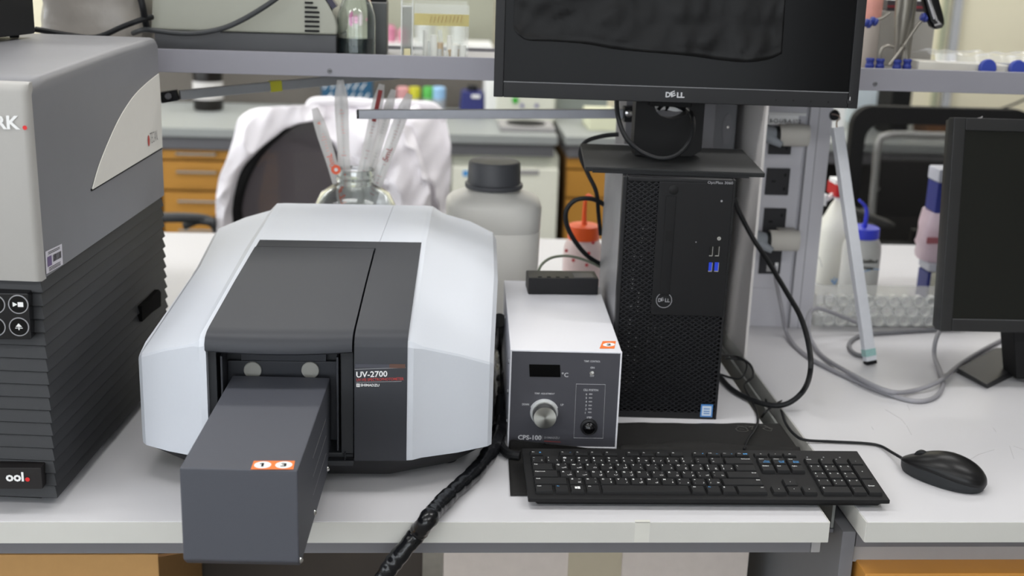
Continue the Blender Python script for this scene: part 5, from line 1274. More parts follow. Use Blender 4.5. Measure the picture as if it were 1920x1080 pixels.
mb = MB(); mb.box(xa, xb, .66, .662, SZ, SZ + hgt); mb.box(xa, xb, .778, .78, SZ, SZ + hgt); mb.box(xa, xa + .002, .662, .778, SZ, SZ + hgt); mb.box(xb - .002, xb, .662, .778, SZ, SZ + hgt); mb.box(xa, xb, .66, .78, SZ, SZ + .002); build('case', mb, acr, t)
mb = MB(); z_ = at(820, 48, y=.66).z; z2_ = at(820, 26, y=.66).z; mb.box(xa, xb, .6593, .6599, z_, z2_); tp_ = tag(build('tape', mb, mat('autoclave_tape', 'b9ad72', .5, var=.1, scale=90), t), 'yellow brown tape')
mb = MB(); mb.text('STERILE', at(806, 42, y=.659), X, Z, h=.0075, wd=.040, bold=.03) if 0 else None
for k in range(9): mb.bar(at(806 + k * 7.2, 42, y=.659), at(809 + k * 7.2, 30, y=.659), .0003, .0014, up=Y)
build('faded_mark', mb, mat('faded_orange', 'a06a3c', .6), tp_)
random.seed(21)
for k in range(16):
    x_ = xa + .006 + random.random() * (xb - xa - .014); y_ = .67 + random.random() * .07; h_ = random.choice((.018, .026, .045, .038))
    m_ = MB(); m_.cyl((x_, y_, SZ + .0022), (x_ + random.uniform(-.004, .004), y_, SZ + h_), random.choice((.004, .0055)), 12)
    build('glass_vial', m_, random.choice((mat('vial_glass', 'dfe6e6', .08, var=0, alpha=.45), mat('vial_white', 'e4e4de', .4), mat('vial_amber', 'b08a4a', .3))), t)

# right-hand end of the shelf: steel probe, tubes with blue fittings
stl = mat('dull_steel', '8b877f', .35, .8, var=.06, scale=60); blu = mat('blue_fitting', '20307e', .4, var=.05)
t = thing('steel_probe', 'tapered steel vessel with bent steel tubes standing on the shelf right of the monitor', 'laboratory vessel', (at(1690, 120, y=.68).x, .68, SZ))
yy = .68; ax = at(1690, 60, y=yy).x
mb = MB(); mb.lathe([(.0045, at(1690, 112, y=yy).z), (.0075, at(1690, 100, y=yy).z), (.0115, at(1690, 60, y=yy).z), (.0140, at(1690, 30, y=yy).z), (.0150, at(1690, -40, y=yy).z)], (ax, yy, 0), seg=28); build('vessel', mb, stl, t)
mb = MB(); mb.cyl((ax, yy, SZ), (ax, yy, at(1690, 111, y=yy).z), .004, 12); mb.lathe([(.016, 0), (.016, .003)], (ax, yy, SZ)); build('stem', mb, stl, t)
for pts in ([(1652, 118), (1651, 100), (1655, 90), (1664, 86), (1676, 88)], [(1700, 118), (1700, 100), (1697, 88), (1690, 84)], [(1668, 24), (1655, 33), (1640, 38), (1628, 42)], [(1668, 122), (1685, 100), (1705, 70), (1722, 45), (1732, 35)]):
    mb = MB(); mb.tube([at(x_, y_, y=yy - .012) for x_, y_ in pts], .0026, 8); build('steel_tube', mb, stl, t)
for (px, py) in ((1631, 117), (1650, 118), (1682, 120), (1701, 119)):
    c = at(px, py, y=yy - .012); mb = MB(); mb.lathe([(.0068, -(c.z - SZ)), (.0075, -.004), (.0062, -.002), (.0062, .002), (.0074, .004), (.0066, .007)], c, seg=14); build('fitting', mb, blu, t)
for (px, py) in ((1627, 44), (1638, 40), (1733, 33)):
    c = at(px, py, y=yy - .012); mb = MB(); mb.lathe([(.0055, -.006), (.0070, -.003), (.0060, 0), (.0070, .003), (.0055, .006)], c, (1, 0, -.4), 14); build('fitting', mb, blu, t)
t = thing('bottle', 'bottle with orange and white label standing behind the right edge of the monitor', 'bottle', (at(1632, 10, y=.76).x, .76, SZ))
cx = at(1628, 10, y=.76).x; z_ = at(1640, 32, y=.76).z
mb = MB(); mb.lathe([(.022, 0), (.023, .004), (.023, .15), (.012, .165), (.012, .18)], (cx, .76, SZ), seg=30); build('bottle_body', mb, mat('bottle_beige', 'b9afa6', .4, var=.05, scale=30), t)
mb = MB(); zz_ = [z_ - .002, z_ + .06]; mb.loft([[(cx + .0233 * math.cos(th_), .76 - .0233 * math.sin(th_), z) for th_ in [2.6 - 2.4 * k / 12 for k in range(13)]] for z in zz_], 0, False, False); build('pink_label', mb, mat('label_pink', 'd99a8e', .5, var=.2, scale=60), t)
mb = MB(); mb.loft([[(cx + .0235 * math.cos(th_), .76 - .0235 * math.sin(th_), z) for th_, z in ((.3, z_ + .012), (1.3, z_ + .035), (1.3, z_ + .06), (.3, z_ + .06))], [(cx + .0225 * math.cos(th_), .76 - .0225 * math.sin(th_), z) for th_, z in ((.3, z_ + .012), (1.3, z_ + .035), (1.3, z_ + .06), (.3, z_ + .06))]]); build('orange_label', mb, M['orange'], t)
mb = MB(); a, b = at(1625, 60, y=.80), at(1752, 60, y=.80); mb.box(a.x - .02, b.x, .80, .855, SZ, at(1700, 22, y=.80).z)
tag(build('grey_box', mb, mat('plain_grey_box', '93908a', .7), None, bevel=.002), 'plain grey box behind the steel vessel on the shelf', 'box')  # one even grey
mb = MB(); a, b = at(1700, 20, y=.79), at(1740, 20, y=.79); z_ = at(1700, 22, y=.80).z; mb.box(a.x - .03, b.x + .0, .802, .85, z_ + .0005, z_ + .018); mb.box(a.x - .03, b.x, .801, .802, z_ + .006, z_ + .010, 1); mb.box(a.x - .02, b.x, .802, .85, z_ + .018, z_ + .024, 2)
tag(build('dark_case', mb, [mat('case_dark', '3a3338', .5), mat('case_red', '7a2830', .5), M['white']], None), 'flat dark case with a red stripe on top of the grey box', 'case')
t = thing('handheld_tool', 'black handle of a tool with grey lettering sticking down at the upper right', 'tool', at(1750, 50, y=.70))
hp0, hp1 = at(1722, -80, y=.70), at(1757, 50, y=.66)
mb = MB(); d = (hp1 - hp0).normalized(); s_ = d.cross(Y).normalized()
mb.loft([[hp0 + d * f * (hp1 - hp0).length + s_ * w_ * a_ + Y * .009 * b_ for a_, b_ in ((-1, -.6), (-.6, -1), (.6, -1), (1, -.6), (1, .6), (.6, 1), (-.6, 1), (-1, .6))] for f, w_ in ((0, .0125), (.55, .0125), (.9, .0120), (.98, .0105), (1.02, .006))]); hb = build('handle', mb, M['black_g'], t)
mb = MB(); q0 = at(1752, 36, y=.648); q1 = at(1736, -14, y=.662); mb.text('GENOGRINDER', q0, (q1 - q0), -s_, h=.0038, wd=.04) if 0 else None
mb.bar(q0 + V((0, .0, 0)), q1, .0026, .0004, up=Y); build('lettering', mb, M['greyprint'], hb)
mb = MB(); e = at(1745, 40, y=.70); mb.cyl((at(1722, -80, y=.72).x, .72, SZ), (at(1722, -80, y=.72).x, .72, hp0.z), .006, 10); build('holder_rod', mb, stl, t)
# trays and bag with blue caps at the far right of the shelf
t = thing('plastic_tray', 'white plastic tray lying on the shelf at the upper right', 'tray', (at(1815, 125, y=.66).x, .68, SZ))
a, b = at(1730, 125, y=.64), at(1903, 130, y=.64)
z_ = at(1800, 117, y=.655).z
mb = MB(); mb.loft([[(a.x, .656, SZ), (b.x, .656, SZ), (b.x, .70, SZ), (a.x, .70, SZ)], [(a.x - .001, .655, z_), (b.x + .001, .655, z_ - .004), (b.x + .001, .70, z_ - .004), (a.x - .001, .70, z_)]]); build('tray', mb, mat('tray_white', 'c9c6bd', .5), t, bevel=.001)
bc = thing('bagged_caps', 'two blue round caps in crumpled clear film at the right end of the shelf', 'bag of caps', (at(1870, 120, y=.648).x, .648, SZ))
for k, px in enumerate((1850, 1906)):
    c = V((at(px, 120, y=.648).x, .645, SZ + .0145)); mb = MB(); mb.lathe([(.0135, 0), (.0143, .002), (.0143, .008), (.0125, .0095)], c + V((0, .004, 0)), (.1, -1, .15), seg=28)
    build('cap', mb, mat('royal_blue_cap', '2e3f94', .45, var=0), bc)
mb = MB(); rows = []
a, b = at(1752, 100, y=.66), at(1960, 100, y=.66)
for j in range(12):
    row = []
    for k in range(40):
        x_ = a.x + (b.x - a.x) * k / 39; y_ = .65 + j * .0095
        hh = z_ + .012 + .006 * noise.noise(V((x_ * 45, y_ * 40, 3))) - (.012 if j == 0 else .004 if j == 11 else 0); row.append((x_, y_, hh))
    rows.append(row)
mb.sheet(rows); build('clear_film', mb, mat('clear_film', 'e4e6e8', .08, var=0, alpha=.30), bc, ang=30)

# ------------------------------------------------------------------ chair with white laboratory coat, left
fab = mesh_fabric('chair_net_grey', '5a5458', .0042, .86)
t = thing('office_chair', 'black mesh office chair with a white coat over it, behind the left bench', 'chair', (-.27, 1.75, FL))
def cpt(px, py, y): return at(px, py, y=y)
rowsL = [[(452, 420, 1.66), (540, 420, 1.70), (640, 420, 1.72)], [(448, 380, 1.66), (540, 380, 1.705), (652, 380, 1.72)], [(462, 330, 1.66), (550, 330, 1.71), (655, 330, 1.72)], [(490, 280, 1.665), (565, 280, 1.71), (652, 280, 1.72)], [(530, 245, 1.675), (590, 240, 1.71), (648, 240, 1.72)], [(565, 222, 1.69), (605, 220, 1.71), (640, 222, 1.72)]]
rr_ = [catmull([cpt(*p) for p in r], 8) for r in rowsL]
cols = [catmull([r[i] for r in rr_], 4) for i in range(len(rr_[0]))]
mb = MB(); mb.sheet(cols); o = build('backrest_net', mb, fab, t, ang=80)
fr = [cpt(*p) for p in ((452, 470, 1.66), (446, 420, 1.66), (443, 385, 1.66), (456, 335, 1.66), (484, 285, 1.663), (525, 245, 1.67), (562, 221, 1.685), (600, 214, 1.70), (640, 222, 1.715), (655, 260, 1.72), (660, 330, 1.72), (655, 400, 1.72), (645, 470, 1.72))]
mb = MB(); mb.tube(fr, .014, 10); build('backrest_frame', mb, M['black_m'], t)
mb = MB(); a = cpt(478, 400, 1.672); mb.loft([[cpt(440, 440, 1.68), cpt(490, 440, 1.69), cpt(490, 440, 1.70), cpt(440, 440, 1.69)], [cpt(438, 390, 1.68), cpt(484, 380, 1.69), cpt(484, 380, 1.70), cpt(438, 390, 1.69)], [cpt(470, 318, 1.68), cpt(500, 300, 1.69), cpt(500, 300, 1.70), cpt(470, 318, 1.69)]]); build('backrest_side', mb, M['black_m'], t)
mb = MB(); mb.box(-.50, -.02, 1.74, 2.15, -.47, -.40); build('seat', mb, M['black_m'], t, bevel=.02)
mb = MB(); mb.cyl((-.26, 1.93, FL + .08), (-.26, 1.93, -.47), .03, 14); build('gas_lift', mb, M['black'], t)
for k in range(5):
    th = k * 1.2566; mb = MB(); e = V((-.26 + .28 * math.cos(th), 1.93 + .28 * math.sin(th), FL + .07)); mb.bar((-.26, 1.93, FL + .10), e, .05, .03); lg = build('leg', mb, M['black'], t, bevel=.005)
    mb = MB(); mb.lathe([(.028, -.012), (.028, .012)], e - V((0, 0, .042)), (math.sin(th), -math.cos(th), 0), 16); build('caster', mb, M['rubber'], lg)
mb = MB(); mb.bar(cpt(550, 430, 1.73), V((-.26, 1.78, -.44)), .06, .02, up=Y); build('back_support', mb, M['black'], t)
mb = MB(); mb.tube([cpt(300, 408, 1.60), cpt(345, 408, 1.60), cpt(385, 412, 1.62), cpt(405, 425, 1.66), cpt(412, 460, 1.72)], .013, 10, rad=lambda f, p: .012); mb.tube([cpt(345, 425, 1.61), cpt(370, 415, 1.61), cpt(400, 418, 1.61)], .009, 8); build('armrest', mb, mat('armrest_grey', '3e4043', .5), t)
coat = mat('coat_white', 'f6f2f7', .8, var=.02, scale=12, bump=.15, bscale=700)
def drape(m_, rows, amp=.010, fr_=26, seed=0, nx=10, ny=8):
    R_ = [catmull([cpt(*p) for p in r], nx) for r in rows]
    Cc = [catmull([r[i] for r in R_], ny) for i in range(len(R_[0]))]
    out = []
    for i, c in enumerate(Cc):
        row = []
        for j, p in enumerate(c):
            f = noise.noise(V((p.x * fr_ + p.z * fr_ * .35 + seed, p.z * fr_ * .25, seed))) + .45 * noise.noise(V((p.x * fr_ * 2.0 - p.z * fr_, p.z * fr_ * .5, seed + 3)))
            row.append(p + V((0, amp * (1.2 * math.sqrt(abs(f) + .01) - .6), 0)))
        out.append(row)
    m_.sheet(out)
ct = thing('lab_coat', 'white laboratory coat draped over the mesh office chair', 'coat', (-.2, 1.66, -.05))
mb = MB()
# left sleeve / strip
drape(mb, [[(470, 205, 1.70), (500, 200, 1.66), (560, 198, 1.66), (610, 196, 1.68)], [(448, 222, 1.66), (480, 232, 1.64), (530, 225, 1.65), (606, 222, 1.66)], [(436, 262, 1.64), (458, 268, 1.63), (500, 255, 1.64), (560, 232, 1.66)], [(424, 300, 1.63), (440, 310, 1.625), (462, 298, 1.63), (500, 268, 1.65)], [(412, 330, 1.63), (424, 335, 1.62), (440, 330, 1.63), (456, 316, 1.65)], [(406, 365, 1.63), (418, 368, 1.62), (430, 368, 1.63), (440, 362, 1.65)], [(404, 400, 1.63), (418, 402, 1.62), (428, 402, 1.63), (436, 400, 1.65)], [(407, 450, 1.63), (420, 450, 1.62), (430, 450, 1.63), (440, 450, 1.65)]], .018, 16, 1)
# main right part
drape(mb, [[(596, 192, 1.70), (680, 190, 1.68), (760, 192, 1.68), (822, 197, 1.70)], [(600, 222, 1.68), (690, 222, 1.64), (770, 222, 1.64), (836, 226, 1.68)], [(622, 262, 1.66), (700, 262, 1.625), (775, 262, 1.63), (843, 262, 1.67)], [(646, 310, 1.66), (710, 310, 1.62), (780, 310, 1.63), (846, 305, 1.67)], [(656, 360, 1.66), (715, 360, 1.62), (780, 360, 1.63), (844, 355, 1.67)], [(662, 410, 1.66), (720, 410, 1.62), (785, 410, 1.63), (842, 410, 1.67)], [(664, 470, 1.66), (720, 470, 1.62), (790, 470, 1.63), (840, 470, 1.67)]], .055, 13, 5)
build('coat_cloth', mb, coat, ct, ang=80)
md = ct.children[0].modifiers.new('thickness', 'SOLIDIFY'); md.thickness = .0025
mb = MB(); mb.tube([cpt(578, 204, 1.69), cpt(592, 191, 1.68), cpt(640, 190, 1.67), cpt(700, 194, 1.665), cpt(770, 195, 1.67), cpt(815, 202, 1.68), cpt(832, 225, 1.69)], .012, 12, rad=lambda f, p: .011 + .003 * noise.noise(p * 30)); build('collar_fold', mb, coat, ct)
mb = MB(); drape(mb, [[(718, 232, 1.61), (745, 226, 1.59), (772, 240, 1.60)], [(700, 285, 1.60), (750, 275, 1.575), (790, 290, 1.60)], [(712, 330, 1.60), (755, 335, 1.57), (804, 340, 1.60)], [(728, 385, 1.60), (765, 385, 1.575), (808, 375, 1.60)], [(732, 440, 1.60), (768, 440, 1.58), (800, 440, 1.60)]], .040, 18, 9)
o = build('sleeve', mb, coat, ct, ang=80); md = o.modifiers.new('thickness', 'SOLIDIFY'); md.thickness = .0025

# ------------------------------------------------------------------ mesh chair, right
t = thing('office_chair', 'black mesh office chair with a wide open frame behind the right bench', 'chair', (1.3, 1.9, FL))
yb = 1.72
def rrect(x0, x1, z0, z1, r, n=6):
    o_ = []
    for cx, cz, a0_ in ((x1 - r, z1 - r, 0), (x0 + r, z1 - r, 90), (x0 + r, z0 + r, 180), (x1 - r, z0 + r, 270)):
        for k in range(n + 1): th = R(a0_ + 90 * k / n); o_.append((cx + r * math.cos(th), cz + r * math.sin(th)))
    return o_
c1 = at(1588, 330, y=yb); ct_ = at(1620, 199, y=yb); cb = at(1640, 456, y=yb); xo0 = c1.x; zo1 = ct_.z; zo0 = cb.z
xi0 = at(1608, 300, y=yb).x + .012; zi1 = at(1650, 232, y=yb).z
xo1 = xo0 + .47
O_ = rrect(xo0, xo1, zo0 - .02, zo1, .05); I_ = rrect(xi0, xo1 - .035, zo0 + .0, zi1, .04)
mb = MB(); mb.loft([[(x, yb, z) for x, z in O_], [(x, yb - .004, z) for x, z in I_], [(x, yb + .028, z) for x, z in I_], [(x, yb + .03, z) for x, z in O_]], 0, False, True, True); build('backrest_frame', mb, M['black_m'], t, ang=40)
mb = MB(); mb.face([(x, yb + .012, z) for x, z in I_]); build('backrest_net', mb, mesh_fabric('chair_net_black', '161514', .0040, .12), t, smooth=False)
mb = MB(); mb.box(xo0 + .02, xo1 - .02, yb + .05, yb + .48, -.47, -.40); build('seat', mb, M['black_m'], t, bevel=.02)
mb = MB(); mb.bar(((xo0 + xo1) / 2, yb + .035, zo0 + .03), ((xo0 + xo1) / 2, yb + .08, -.44), .07, .02, up=Y); build('back_support', mb, M['black'], t)
mb = MB(); mb.cyl(((xo0 + xo1) / 2, 1.97, FL + .08), ((xo0 + xo1) / 2, 1.97, -.47), .03, 14); build('gas_lift', mb, M['black'], t)
for k in range(5):
    th = k * 1.2566; mb = MB(); e = V(((xo0 + xo1) / 2 + .28 * math.cos(th), 1.97 + .28 * math.sin(th), FL + .07)); mb.bar(((xo0 + xo1) / 2, 1.97, FL + .10), e, .05, .03); lg = build('leg', mb, M['black'], t, bevel=.005)
    mb = MB(); mb.lathe([(.028, -.012), (.028, .012)], e - V((0, 0, .042)), (math.sin(th), -math.cos(th), 0), 16); build('caster', mb, M['rubber'], lg)
a = at(1600, 402, y=1.60); b = at(1685, 432, y=1.55)
mb = MB(); mb.loft([[a + V((0, 0, .014)), a + V((.0, .07, .014)), a + V((0, .07, -.004)), a + V((0, 0, -.004))], [b + V((-.03, .02, .020)), b + V((-.03, .08, .020)), b + V((-.03, .08, .0)), b + V((-.03, .02, 0))], [b + V((0, .02, .010)), b + V((0, .08, .010)), b + V((0, .08, .0)), b + V((0, .02, 0))]]); mb.bar(a + V((.05, .05, 0)), V((xo0 + .03, yb + .1, -.43)), .03, .02, up=X); build('armrest', mb, mat('armrest_dark', '2b2b2a', .5), t, bevel=.004)

# chrome frame chair further back
t = thing('tube_frame_chair', 'chrome tube frame chair with black seat seen through the right mesh chair', 'chair', (1.5, 2.35, FL))
yc = 2.3; fr = [at(1632, 560, y=yc), at(1634, 420, y=yc), at(1641, 330, y=yc), at(1648, 268, y=yc), at(1668, 253, y=yc), at(1740, 254, y=yc), at(1850, 258, y=yc), at(1868, 280, y=yc), at(1872, 420, y=yc), at(1872, 560, y=yc)]
mb = MB(); mb.tube(fr, .011, 10); mb.tube([fr[0], V((fr[0].x, yc, FL + .012)), V((fr[0].x, yc + .5, FL + .012)), V((fr[-1].x, yc + .5, FL + .012)), V((fr[-1].x, yc, FL + .012)), fr[-1]], .011, 10, sub=3); mb.tube([at(1636, 352, y=yc), at(1700, 362, y=yc + .1), at(1790, 385, y=yc + .25)], .010, 8); build('frame', mb, mat('bright_tube', 'e4e4e2', .3, .55, var=0), t)
a, b = at(1648, 300, y=yc), at(1862, 400, y=yc); mb = MB(); mb.box(a.x, b.x, yc + .005, yc + .03, b.z - .02, a.z); build('backrest', mb, M['black_m'], t, bevel=.01)
mb = MB(); mb.box(a.x, b.x, yc + .02, yc + .45, -.47, -.43); build('seat', mb, M['black_m'], t, bevel=.01)

# ------------------------------------------------------------------ second bench, across the aisle
BY = 2.90
benchm = mat('far_laminate', '9ca09f', .5, var=.02)
e1 = at(1046, 262, y=BY).x; e2 = at(1061, 262, y=BY).x
t = thing('worktop', 'grey bench top across the aisle on the left, carrying bottles and boxes', 'bench top', (-1, 3.3, -.03))
mb = MB(); mb.box(-3.2, e1, BY, 3.70, -.03, 0); build('top', mb, benchm, t, bevel=.002)
mb = MB(); mb.box(-3.2, e1 - .01, BY + .02, 3.68, -.075, -.0305); build('rail', mb, M['steel_d'], t)
t = thing('worktop', 'grey bench top across the aisle on the right, behind the service column', 'bench top', (1.8, 3.3, -.03))
mb = MB(); mb.box(e2, 3.6, BY, 3.70, -.03, 0); build('top', mb, benchm, t, bevel=.002)
mb = MB(); mb.box(e2 + .01, 3.6, BY + .02, 3.68, -.075, -.0305); build('rail', mb, M['steel'], t)
owd = mat('far_orange_wood', 'c08a3a', .5, var=.08, scale=9)
def drawers(x0, x1, cuts, label, hx0=None, hx1=None):
    t = thing('drawer_unit', label, 'drawer unit', ((x0 + x1) / 2, BY + .3, FL))
    m_ = MB(); m_.box(x0, x1, BY + .05, BY + .55, FL, -.0755); build('carcass', m_, mat('carcass_wood', '7d5a2b', .6), t)
    for a, b in zip(cuts, cuts[1:]):
        m_ = MB(); m_.box(x0 + .003, x1 - .003, BY + .03, BY + .05, b + .004, a - .004); d_ = build('drawer', m_, owd, t, bevel=.002)
        if hx0 is not None:
            m_ = MB(); zc = a - (a - b) * .34; m_.tube([(hx0, BY + .03, zc), (hx0, BY + .005, zc), (hx1, BY + .005, zc), (hx1, BY + .03, zc)], .0055, 8, sub=1); build('handle', m_, M['chrome'], d_)
z = lambda py, px=350: at(px, py, y=BY + .03).z
drawers(at(298, 300, y=BY).x, at(520, 300, y=BY).x, [-.077, z(301), z(358), z(408), z(470), -.62], 'orange wood drawer unit with metal handles under the left far bench', at(330, 300, y=BY).x, at(404, 300, y=BY).x)
drawers(at(-40, 300, y=BY).x, at(294, 300, y=BY).x, [-.077, z(301), z(358), z(408), z(470), -.62], 'orange wood drawer unit hidden mostly behind the plate reader', at(100, 300, y=BY).x, at(180, 300, y=BY).x)
drawers(at(1064, 300, y=BY).x, at(1230, 300, y=BY).x, [-.077, z(318, 1090), z(372, 1090), z(480, 1090)], 'orange wood cabinet behind the wash bottle with orange cap')
t = thing('small_fridge', 'white under-bench refrigerator behind the large white jug', 'refrigerator', (at(950, 400, y=BY).x, BY + .3, FL))
xa, xb = at(848, 300, y=BY).x, at(1052, 300, y=BY).x; zt_ = min(at(950, 290, y=BY).z, -.0785)
mb = MB(); mb.box(xa, xb, BY + .06, BY + .55, FL, zt_); build('body', mb, mat('fridge_white', 'd3d5c8', .4), t, bevel=.004)
mb = MB(); mb.box(xa + .003, xb - .006, BY, BY + .058, FL + .04, zt_ - .035); dr = build('door', mb, mat('fridge_door', 'f0f0e2', .4), t, bevel=.005)
mb = MB(); mb.box(xa + .22, xa + .30, BY - .004, BY, zt_ - .055, zt_ - .040); build('badge', mb, M['steel_l'], dr); mb = MB(); mb.box(at(868, 325, y=BY).x, at(878, 325, y=BY).x, BY - .002, BY, at(870, 330, y=BY).z, at(870, 320, y=BY).z); tag(build('badge', mb, M['blueprint'], dr), 'small blue badge')
mb = MB(); mb.box(at(1245, 300, y=BY).x, 3.5, BY + .30, BY + .60, FL, -.0755)
tag(build('dark_cabinet', mb, mat('cabinet_dark', '2c2a29', .6), None), 'dark open cabinet under the right far bench', 'cabinet')

# perforated grey partition at the rear of the far bench
t = thing('partition', 'low grey perforated partition panel at the rear of the far bench', 'partition', (0, 3.55, 0))
xq = at(905, 150, y=3.55).x
mb = MB(); mb.box(-2.6, xq, 3.55, 3.57, 0.0005, .155); pm = bpy.data.materials.new('perforated_grey'); pm.use_nodes = True; nt = pm.node_tree; b_ = nt.nodes['Principled BSDF']; vo = nt.nodes.new('ShaderNodeTexVoronoi'); vo.inputs['Scale'].default_value = 150; vo.inputs['Randomness'].default_value = 0; tcx = nt.nodes.new('ShaderNodeTexCoord'); rp_ = nt.nodes.new('ShaderNodeValToRGB'); rp_.color_ramp.elements[0].color = lin('45413d'); rp_.color_ramp.elements[0].position = .25; rp_.color_ramp.elements[1].color = lin('7d776f'); rp_.color_ramp.elements[1].position = .45
nt.links.new(tcx.outputs['Object'], vo.inputs['Vector']); nt.links.new(vo.outputs['Distance'], rp_.inputs[0]); nt.links.new(rp_.outputs[0], b_.inputs['Base Color']); b_.inputs['Roughness'].default_value = .7
build('panel', mb, pm, t)
mb = MB(); mb.box(-2.6, xq, 3.545, 3.575, .155, .165); build('top_rail', mb, M['steel_l'], t)
# far objects, seen blurred
def far_lathe(name, label, cat, px, py0, py1, wpx, y, m_, cap=None, group=None, shape=None):
    p0 = at(px, py1, y=y); r = (at(px + wpx / 2, py1, y=y) - p0).x
    base = 0.0006; h_ = at(px, py0, y=y).z - base
    t = thing(name, label, cat, (p0.x, y, base), group=group)
    b = MB(); prof = shape or [(.92, 0), (1, .04), (1, .75), (.85, .85), (.5, .93), (.45, 1)]
    b.lathe([(r * a, h_ * q) for a, q in prof], (p0.x, y, base), seg=24); build('body', b, m_, t)
    if cap: b = MB(); b.lathe([(r * cap[1], h_ * .88), (r * cap[1], h_ * 1.02)], (p0.x, y, base), seg=24); build('cap', b, cap[0], t)
    return t, p0, r, h_
t, p0, r, h_ = far_lathe('reagent_bottle', 'dark brown bottle with white label on the far bench at the left', 'bottle', 391, 78, 200, 56, 3.35, mat('amber_dark', '17130f', .3), shape=[(.95, 0), (1, .05), (1, .78), (.8, .92), (.5, 1)])
mb = MB(); mb.lathe([(r * 1.01, h_ * .17), (r * 1.01, h_ * .43)], p0 * 1 - V((0, 0, p0.z)), seg=24, cap=False); build('label', mb, mat('bottle_label', 'd9d6d4', .6, var=.1, scale=30), t)
t = thing('blue_box', 'blue box with slanting white stripes on the far bench', 'box', (at(650, 190, y=3.3).x, 3.35, .0006))
a, b = at(603, 196, y=3.3), at(697, 146, y=3.3); mb = MB(); mb.box(a.x, b.x, 3.3, 3.42, .0006, b.z); bb_ = build('carton', mb, mat('teal_blue', '235575', .5), t, bevel=.001)
mb = MB()
for r_ in range(3):
    for k in range(6):
        x_ = a.x + .008 + k * .027 + (r_ % 2) * .012; z_ = .018 + r_ * (b.z - .02) / 3.1
        if x_ + .018 < b.x: mb.bar((x_, 3.2988, z_), (x_ + .018, 3.2988, z_ + .024), .0006, .0048, up=(1, 0, -1))
build('stripe', mb, M['white'], bb_)
for px, w_, hexc, lb in ((755, 24, 'e0a3a4', 'pink topped beaker on the far bench behind the pipettes'), (777, 22, 'c9c431', 'yellow topped beaker on the far bench behind the pipettes'), (803, 22, '58b552', 'green topped beaker on the far bench'), (822, 26, '9cc6ea', 'pale blue topped beaker on the far bench')):
    t, p0, r, h_ = far_lathe('beaker', lb, 'beaker', px, 165, 195, w_, 3.4, mat('beaker_clear', 'c8ccd0', .2, alpha=.7, var=0), group=None, shape=[(.9, 0), (1, .1), (1, .6)])
    mb = MB(); mb.lathe([(r, h_ * .5), (r, h_ * .98), (r * .8, h_ * 1.05)], (p0.x, 3.4, .0006), seg=20); build('lid', mb, mat('lid_' + hexc, hexc, .5, var=0), t)
t = thing('vortex_mixer', 'dark blue vortex mixer with black top on the far bench', 'laboratory instrument', (at(886, 195, y=3.3).x, 3.35, .0006))
a, b = at(862, 198, y=3.3), at(909, 174, y=3.3); mb = MB(); mb.loft([[(a.x, 3.3, .0006), (b.x, 3.3, .0006), (b.x, 3.42, .0006), (a.x, 3.42, .0006)], [(a.x + .008, 3.31, b.z), (b.x - .004, 3.31, b.z), (b.x - .004, 3.41, b.z), (a.x + .008, 3.41, b.z)]]); vb = build('body', mb, mat('mixer_blue', '2d3270', .4), t, bevel=.004)
mb = MB(); c = at(886, 172, y=3.34); mb.lathe([(.018, b.z), (.022, b.z + .008), (.016, b.z + .022)], (c.x, 3.36, 0)); build('cup', mb, M['rubber'], t)
mb = MB(); a, b = at(884, 184, y=3.296), at(900, 178, y=3.296); mb.box(a.x, b.x, 3.2965, 3.300, a.z, b.z); build('label', mb, M['white'], vb)
def fbox(name, label, cat, x0, y0, x1, y1, y, dep, m_, base=.0006):
    a, b = at(x0, y1, y=y), at(x1, y0, y=y); m = MB(); m.box(a.x, b.x, y, y + dep, base if base is not None else a.z, b.z); return tag(build(name, m, m_, None, bevel=.002), label, cat), a, b
fbox('white_box', 'tall white carton on the far bench right of the blue mixer', 'box', 909, 130, 932, 200, 3.3, .15, M['white'])
t = thing('balance', 'white laboratory balance with green knob below the large monitor edge', 'laboratory instrument', (at(985, 200, y=3.3).x, 3.3, .0006))
a, b = at(932, 200, y=3.2), at(1042, 150, y=3.2); mb = MB(); mb.box(a.x, b.x, 3.2, 3.4, .0006, b.z); bl_ = build('body', mb, mat('balance_white', 'dfe0d2', .5), t, bevel=.005)
for px, py, r_, m_, nm_ in ((966, 188, .012, mat('knob_green', '3fae3a', .4), 'green_knob'), (979, 198, .007, mat('knob_violet', '7d78a8', .4), 'button'), (1006, 198, .007, mat('knob_violet', '7d78a8', .4), 'button')):
    mb = MB(); mb.lathe([(r_, 0), (r_ * .9, .006)], at(px, py, y=3.199), (0, -1, 0), 16); build(nm_, mb, m_, bl_)
a, b = at(938, 240, y=2.98), at(1042, 222, y=2.98)
t = thing('metal_tray', 'shallow grey metal tray with a dark mat on the far bench', 'tray', ((a.x + b.x) / 2, 3.05, .0006))
mb = MB(); mb.box(a.x, b.x, 2.98, 3.16, .0006, .018); build('tray', mb, M['steel_l'], t, bevel=.003)
mb = MB(); mb.lathe([(.07, .0185), (.07, .0205)], ((a.x + b.x) / 2, 3.07, 0), seg=32); build('plate', mb, M['black_m'], t)
fbox('paper_stack', 'stack of pale yellow papers on the far bench left of the column', 'papers', 1105, 214, 1160, 232, 3.05, .2, mat('pale_yellow_paper', 'dfe0c4', .7))
fbox('grey_box', 'low grey box on the far bench left of the column', 'box', 1045, 175, 1140, 205, 3.4, .1, mat('grey_green_box', '8f9692', .6))
fbox('white_box', 'white carton seen just right of the service column', 'box', 1545, 150, 1592, 246, 3.2, .2, M['white'])
fbox('black_printer', 'small dark device on the far bench below the shelf at the right', 'device', 1672, 165, 1712, 190, 3.1, .15, M['black_m'])
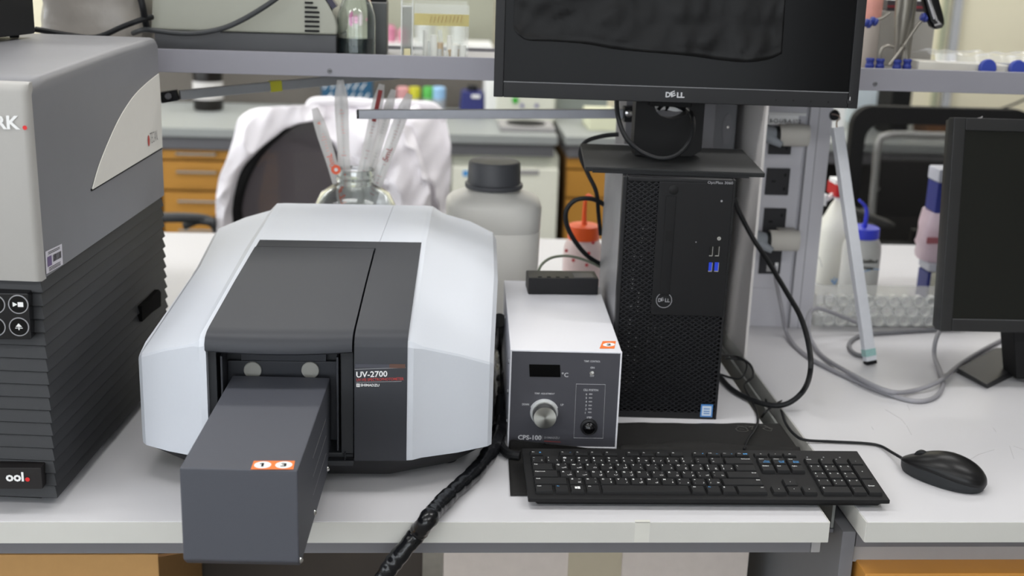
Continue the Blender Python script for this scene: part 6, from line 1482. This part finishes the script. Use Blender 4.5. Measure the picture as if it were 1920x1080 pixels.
fbox('pale_blue_box', 'pale blue box on the far bench below the shelf at the right', 'box', 1605, 165, 1668, 200, 3.35, .15, mat('pale_blue_card', 'd3dfe8', .6))
fbox('brown_box', 'small brown box seen through the mesh chair on the far bench', 'box', 1740, 228, 1790, 252, 3.1, .15, mat('small_brown', '7c5334', .6))
fbox('blue_box', 'small dark blue box seen through the mesh chair on the far bench', 'box', 1672, 240, 1696, 252, 3.1, .1, mat('small_blue', '3b3c7c', .5))
# far wall shelf with reagents visible above the near shelf, upper middle
t = thing('wall_shelf', 'far white wall shelf seen above the near shelf', 'shelf', (at(780, 60, y=3.9).x, 3.95, .3))
a, b = at(640, 94, y=3.85), at(925, 88, y=3.85)
mb = MB(); mb.box(a.x - .4, b.x, 3.85, 4.15, b.z - .02, b.z); build('board', mb, M['white'], t)
mb = MB(); mb.box(a.x - .4, a.x - .37, 3.85, 4.15, 0 + FL, b.z - .02); mb.box(b.x - .03, b.x, 3.85, 4.15, FL, b.z - .02); build('support', mb, M['white'], t)
zsh = b.z + .0006
random.seed(4)
for k, (px, hexc, w_, h_) in enumerate(((640, 'c25a9a', 22, .13), (666, 'd77fae', 20, .10), (690, 'e4d4dc', 20, .12), (733, 'c77f98', 20, .07), (756, 'd58aa0', 20, .06), (795, 'cfd4cf', 24, .09), (830, 'b9b68a', 24, .10), (858, 'c8ccc6', 22, .08))):
    p = at(px, 60, y=3.95); r = w_ / 2 * .0022
    m = MB(); m.lathe([(r * .95, 0), (r, .005), (r, h_ * .8), (r * .5, h_ * .93), (r * .5, h_)], (p.x, 3.95, zsh), seg=16)
    names = ('magenta', 'pink', 'pale pink', 'dusky pink', 'rose', 'pale grey', 'olive', 'light grey')
    tag(build('reagent_bottle', m, mat('reagent_' + hexc, hexc, .4, var=.1), None), names[k] + ' reagent bottle blurred on the far wall shelf', 'bottle', 'reagent bottles on the far wall shelf')
a, b = at(470, 60, y=4.3), at(926, 60, y=4.3)
mb = MB(); mb.box(a.x, b.x, 4.3, 4.33, FL, 1.2); tag(build('frosted_panel', mb, mat('frosted_grey_panel', 'a6a796', .5, var=.03, scale=6), None), 'frosted grey green panel behind the far wall shelf', 'panel')
# far right: pale wall panel trim
trm = mat('trim_grey', 'b9bbc0', .5)
for i, (px, w_) in enumerate(((1790, .018), (1768, .010))):
    p = at(px, 100, y=4.45); mb = MB(); mb.box(p.x - w_, p.x + w_, 4.47, 4.4995, FL, CEIL); struct('trim_%d' % (i + 1), mb, trm if i == 0 else mat('trim_green', 'a9ad96', .6))
mb = MB(); mb.tube([at(1840, 210, y=2.8), at(1870, 206, y=2.8), at(1900, 196, y=2.8), at(1935, 180, y=2.8)], .004, 8); mb.tube([at(1840, 210, y=2.8), V((at(1840, 210, y=2.8).x, 2.95, .03)), V((at(1840, 210, y=2.8).x, 3.1, .006))], .004, 8)
tag(build('power_cable', mb, M['rubber'], None), 'dark cable hanging above the far bench behind the right monitor', 'cable')
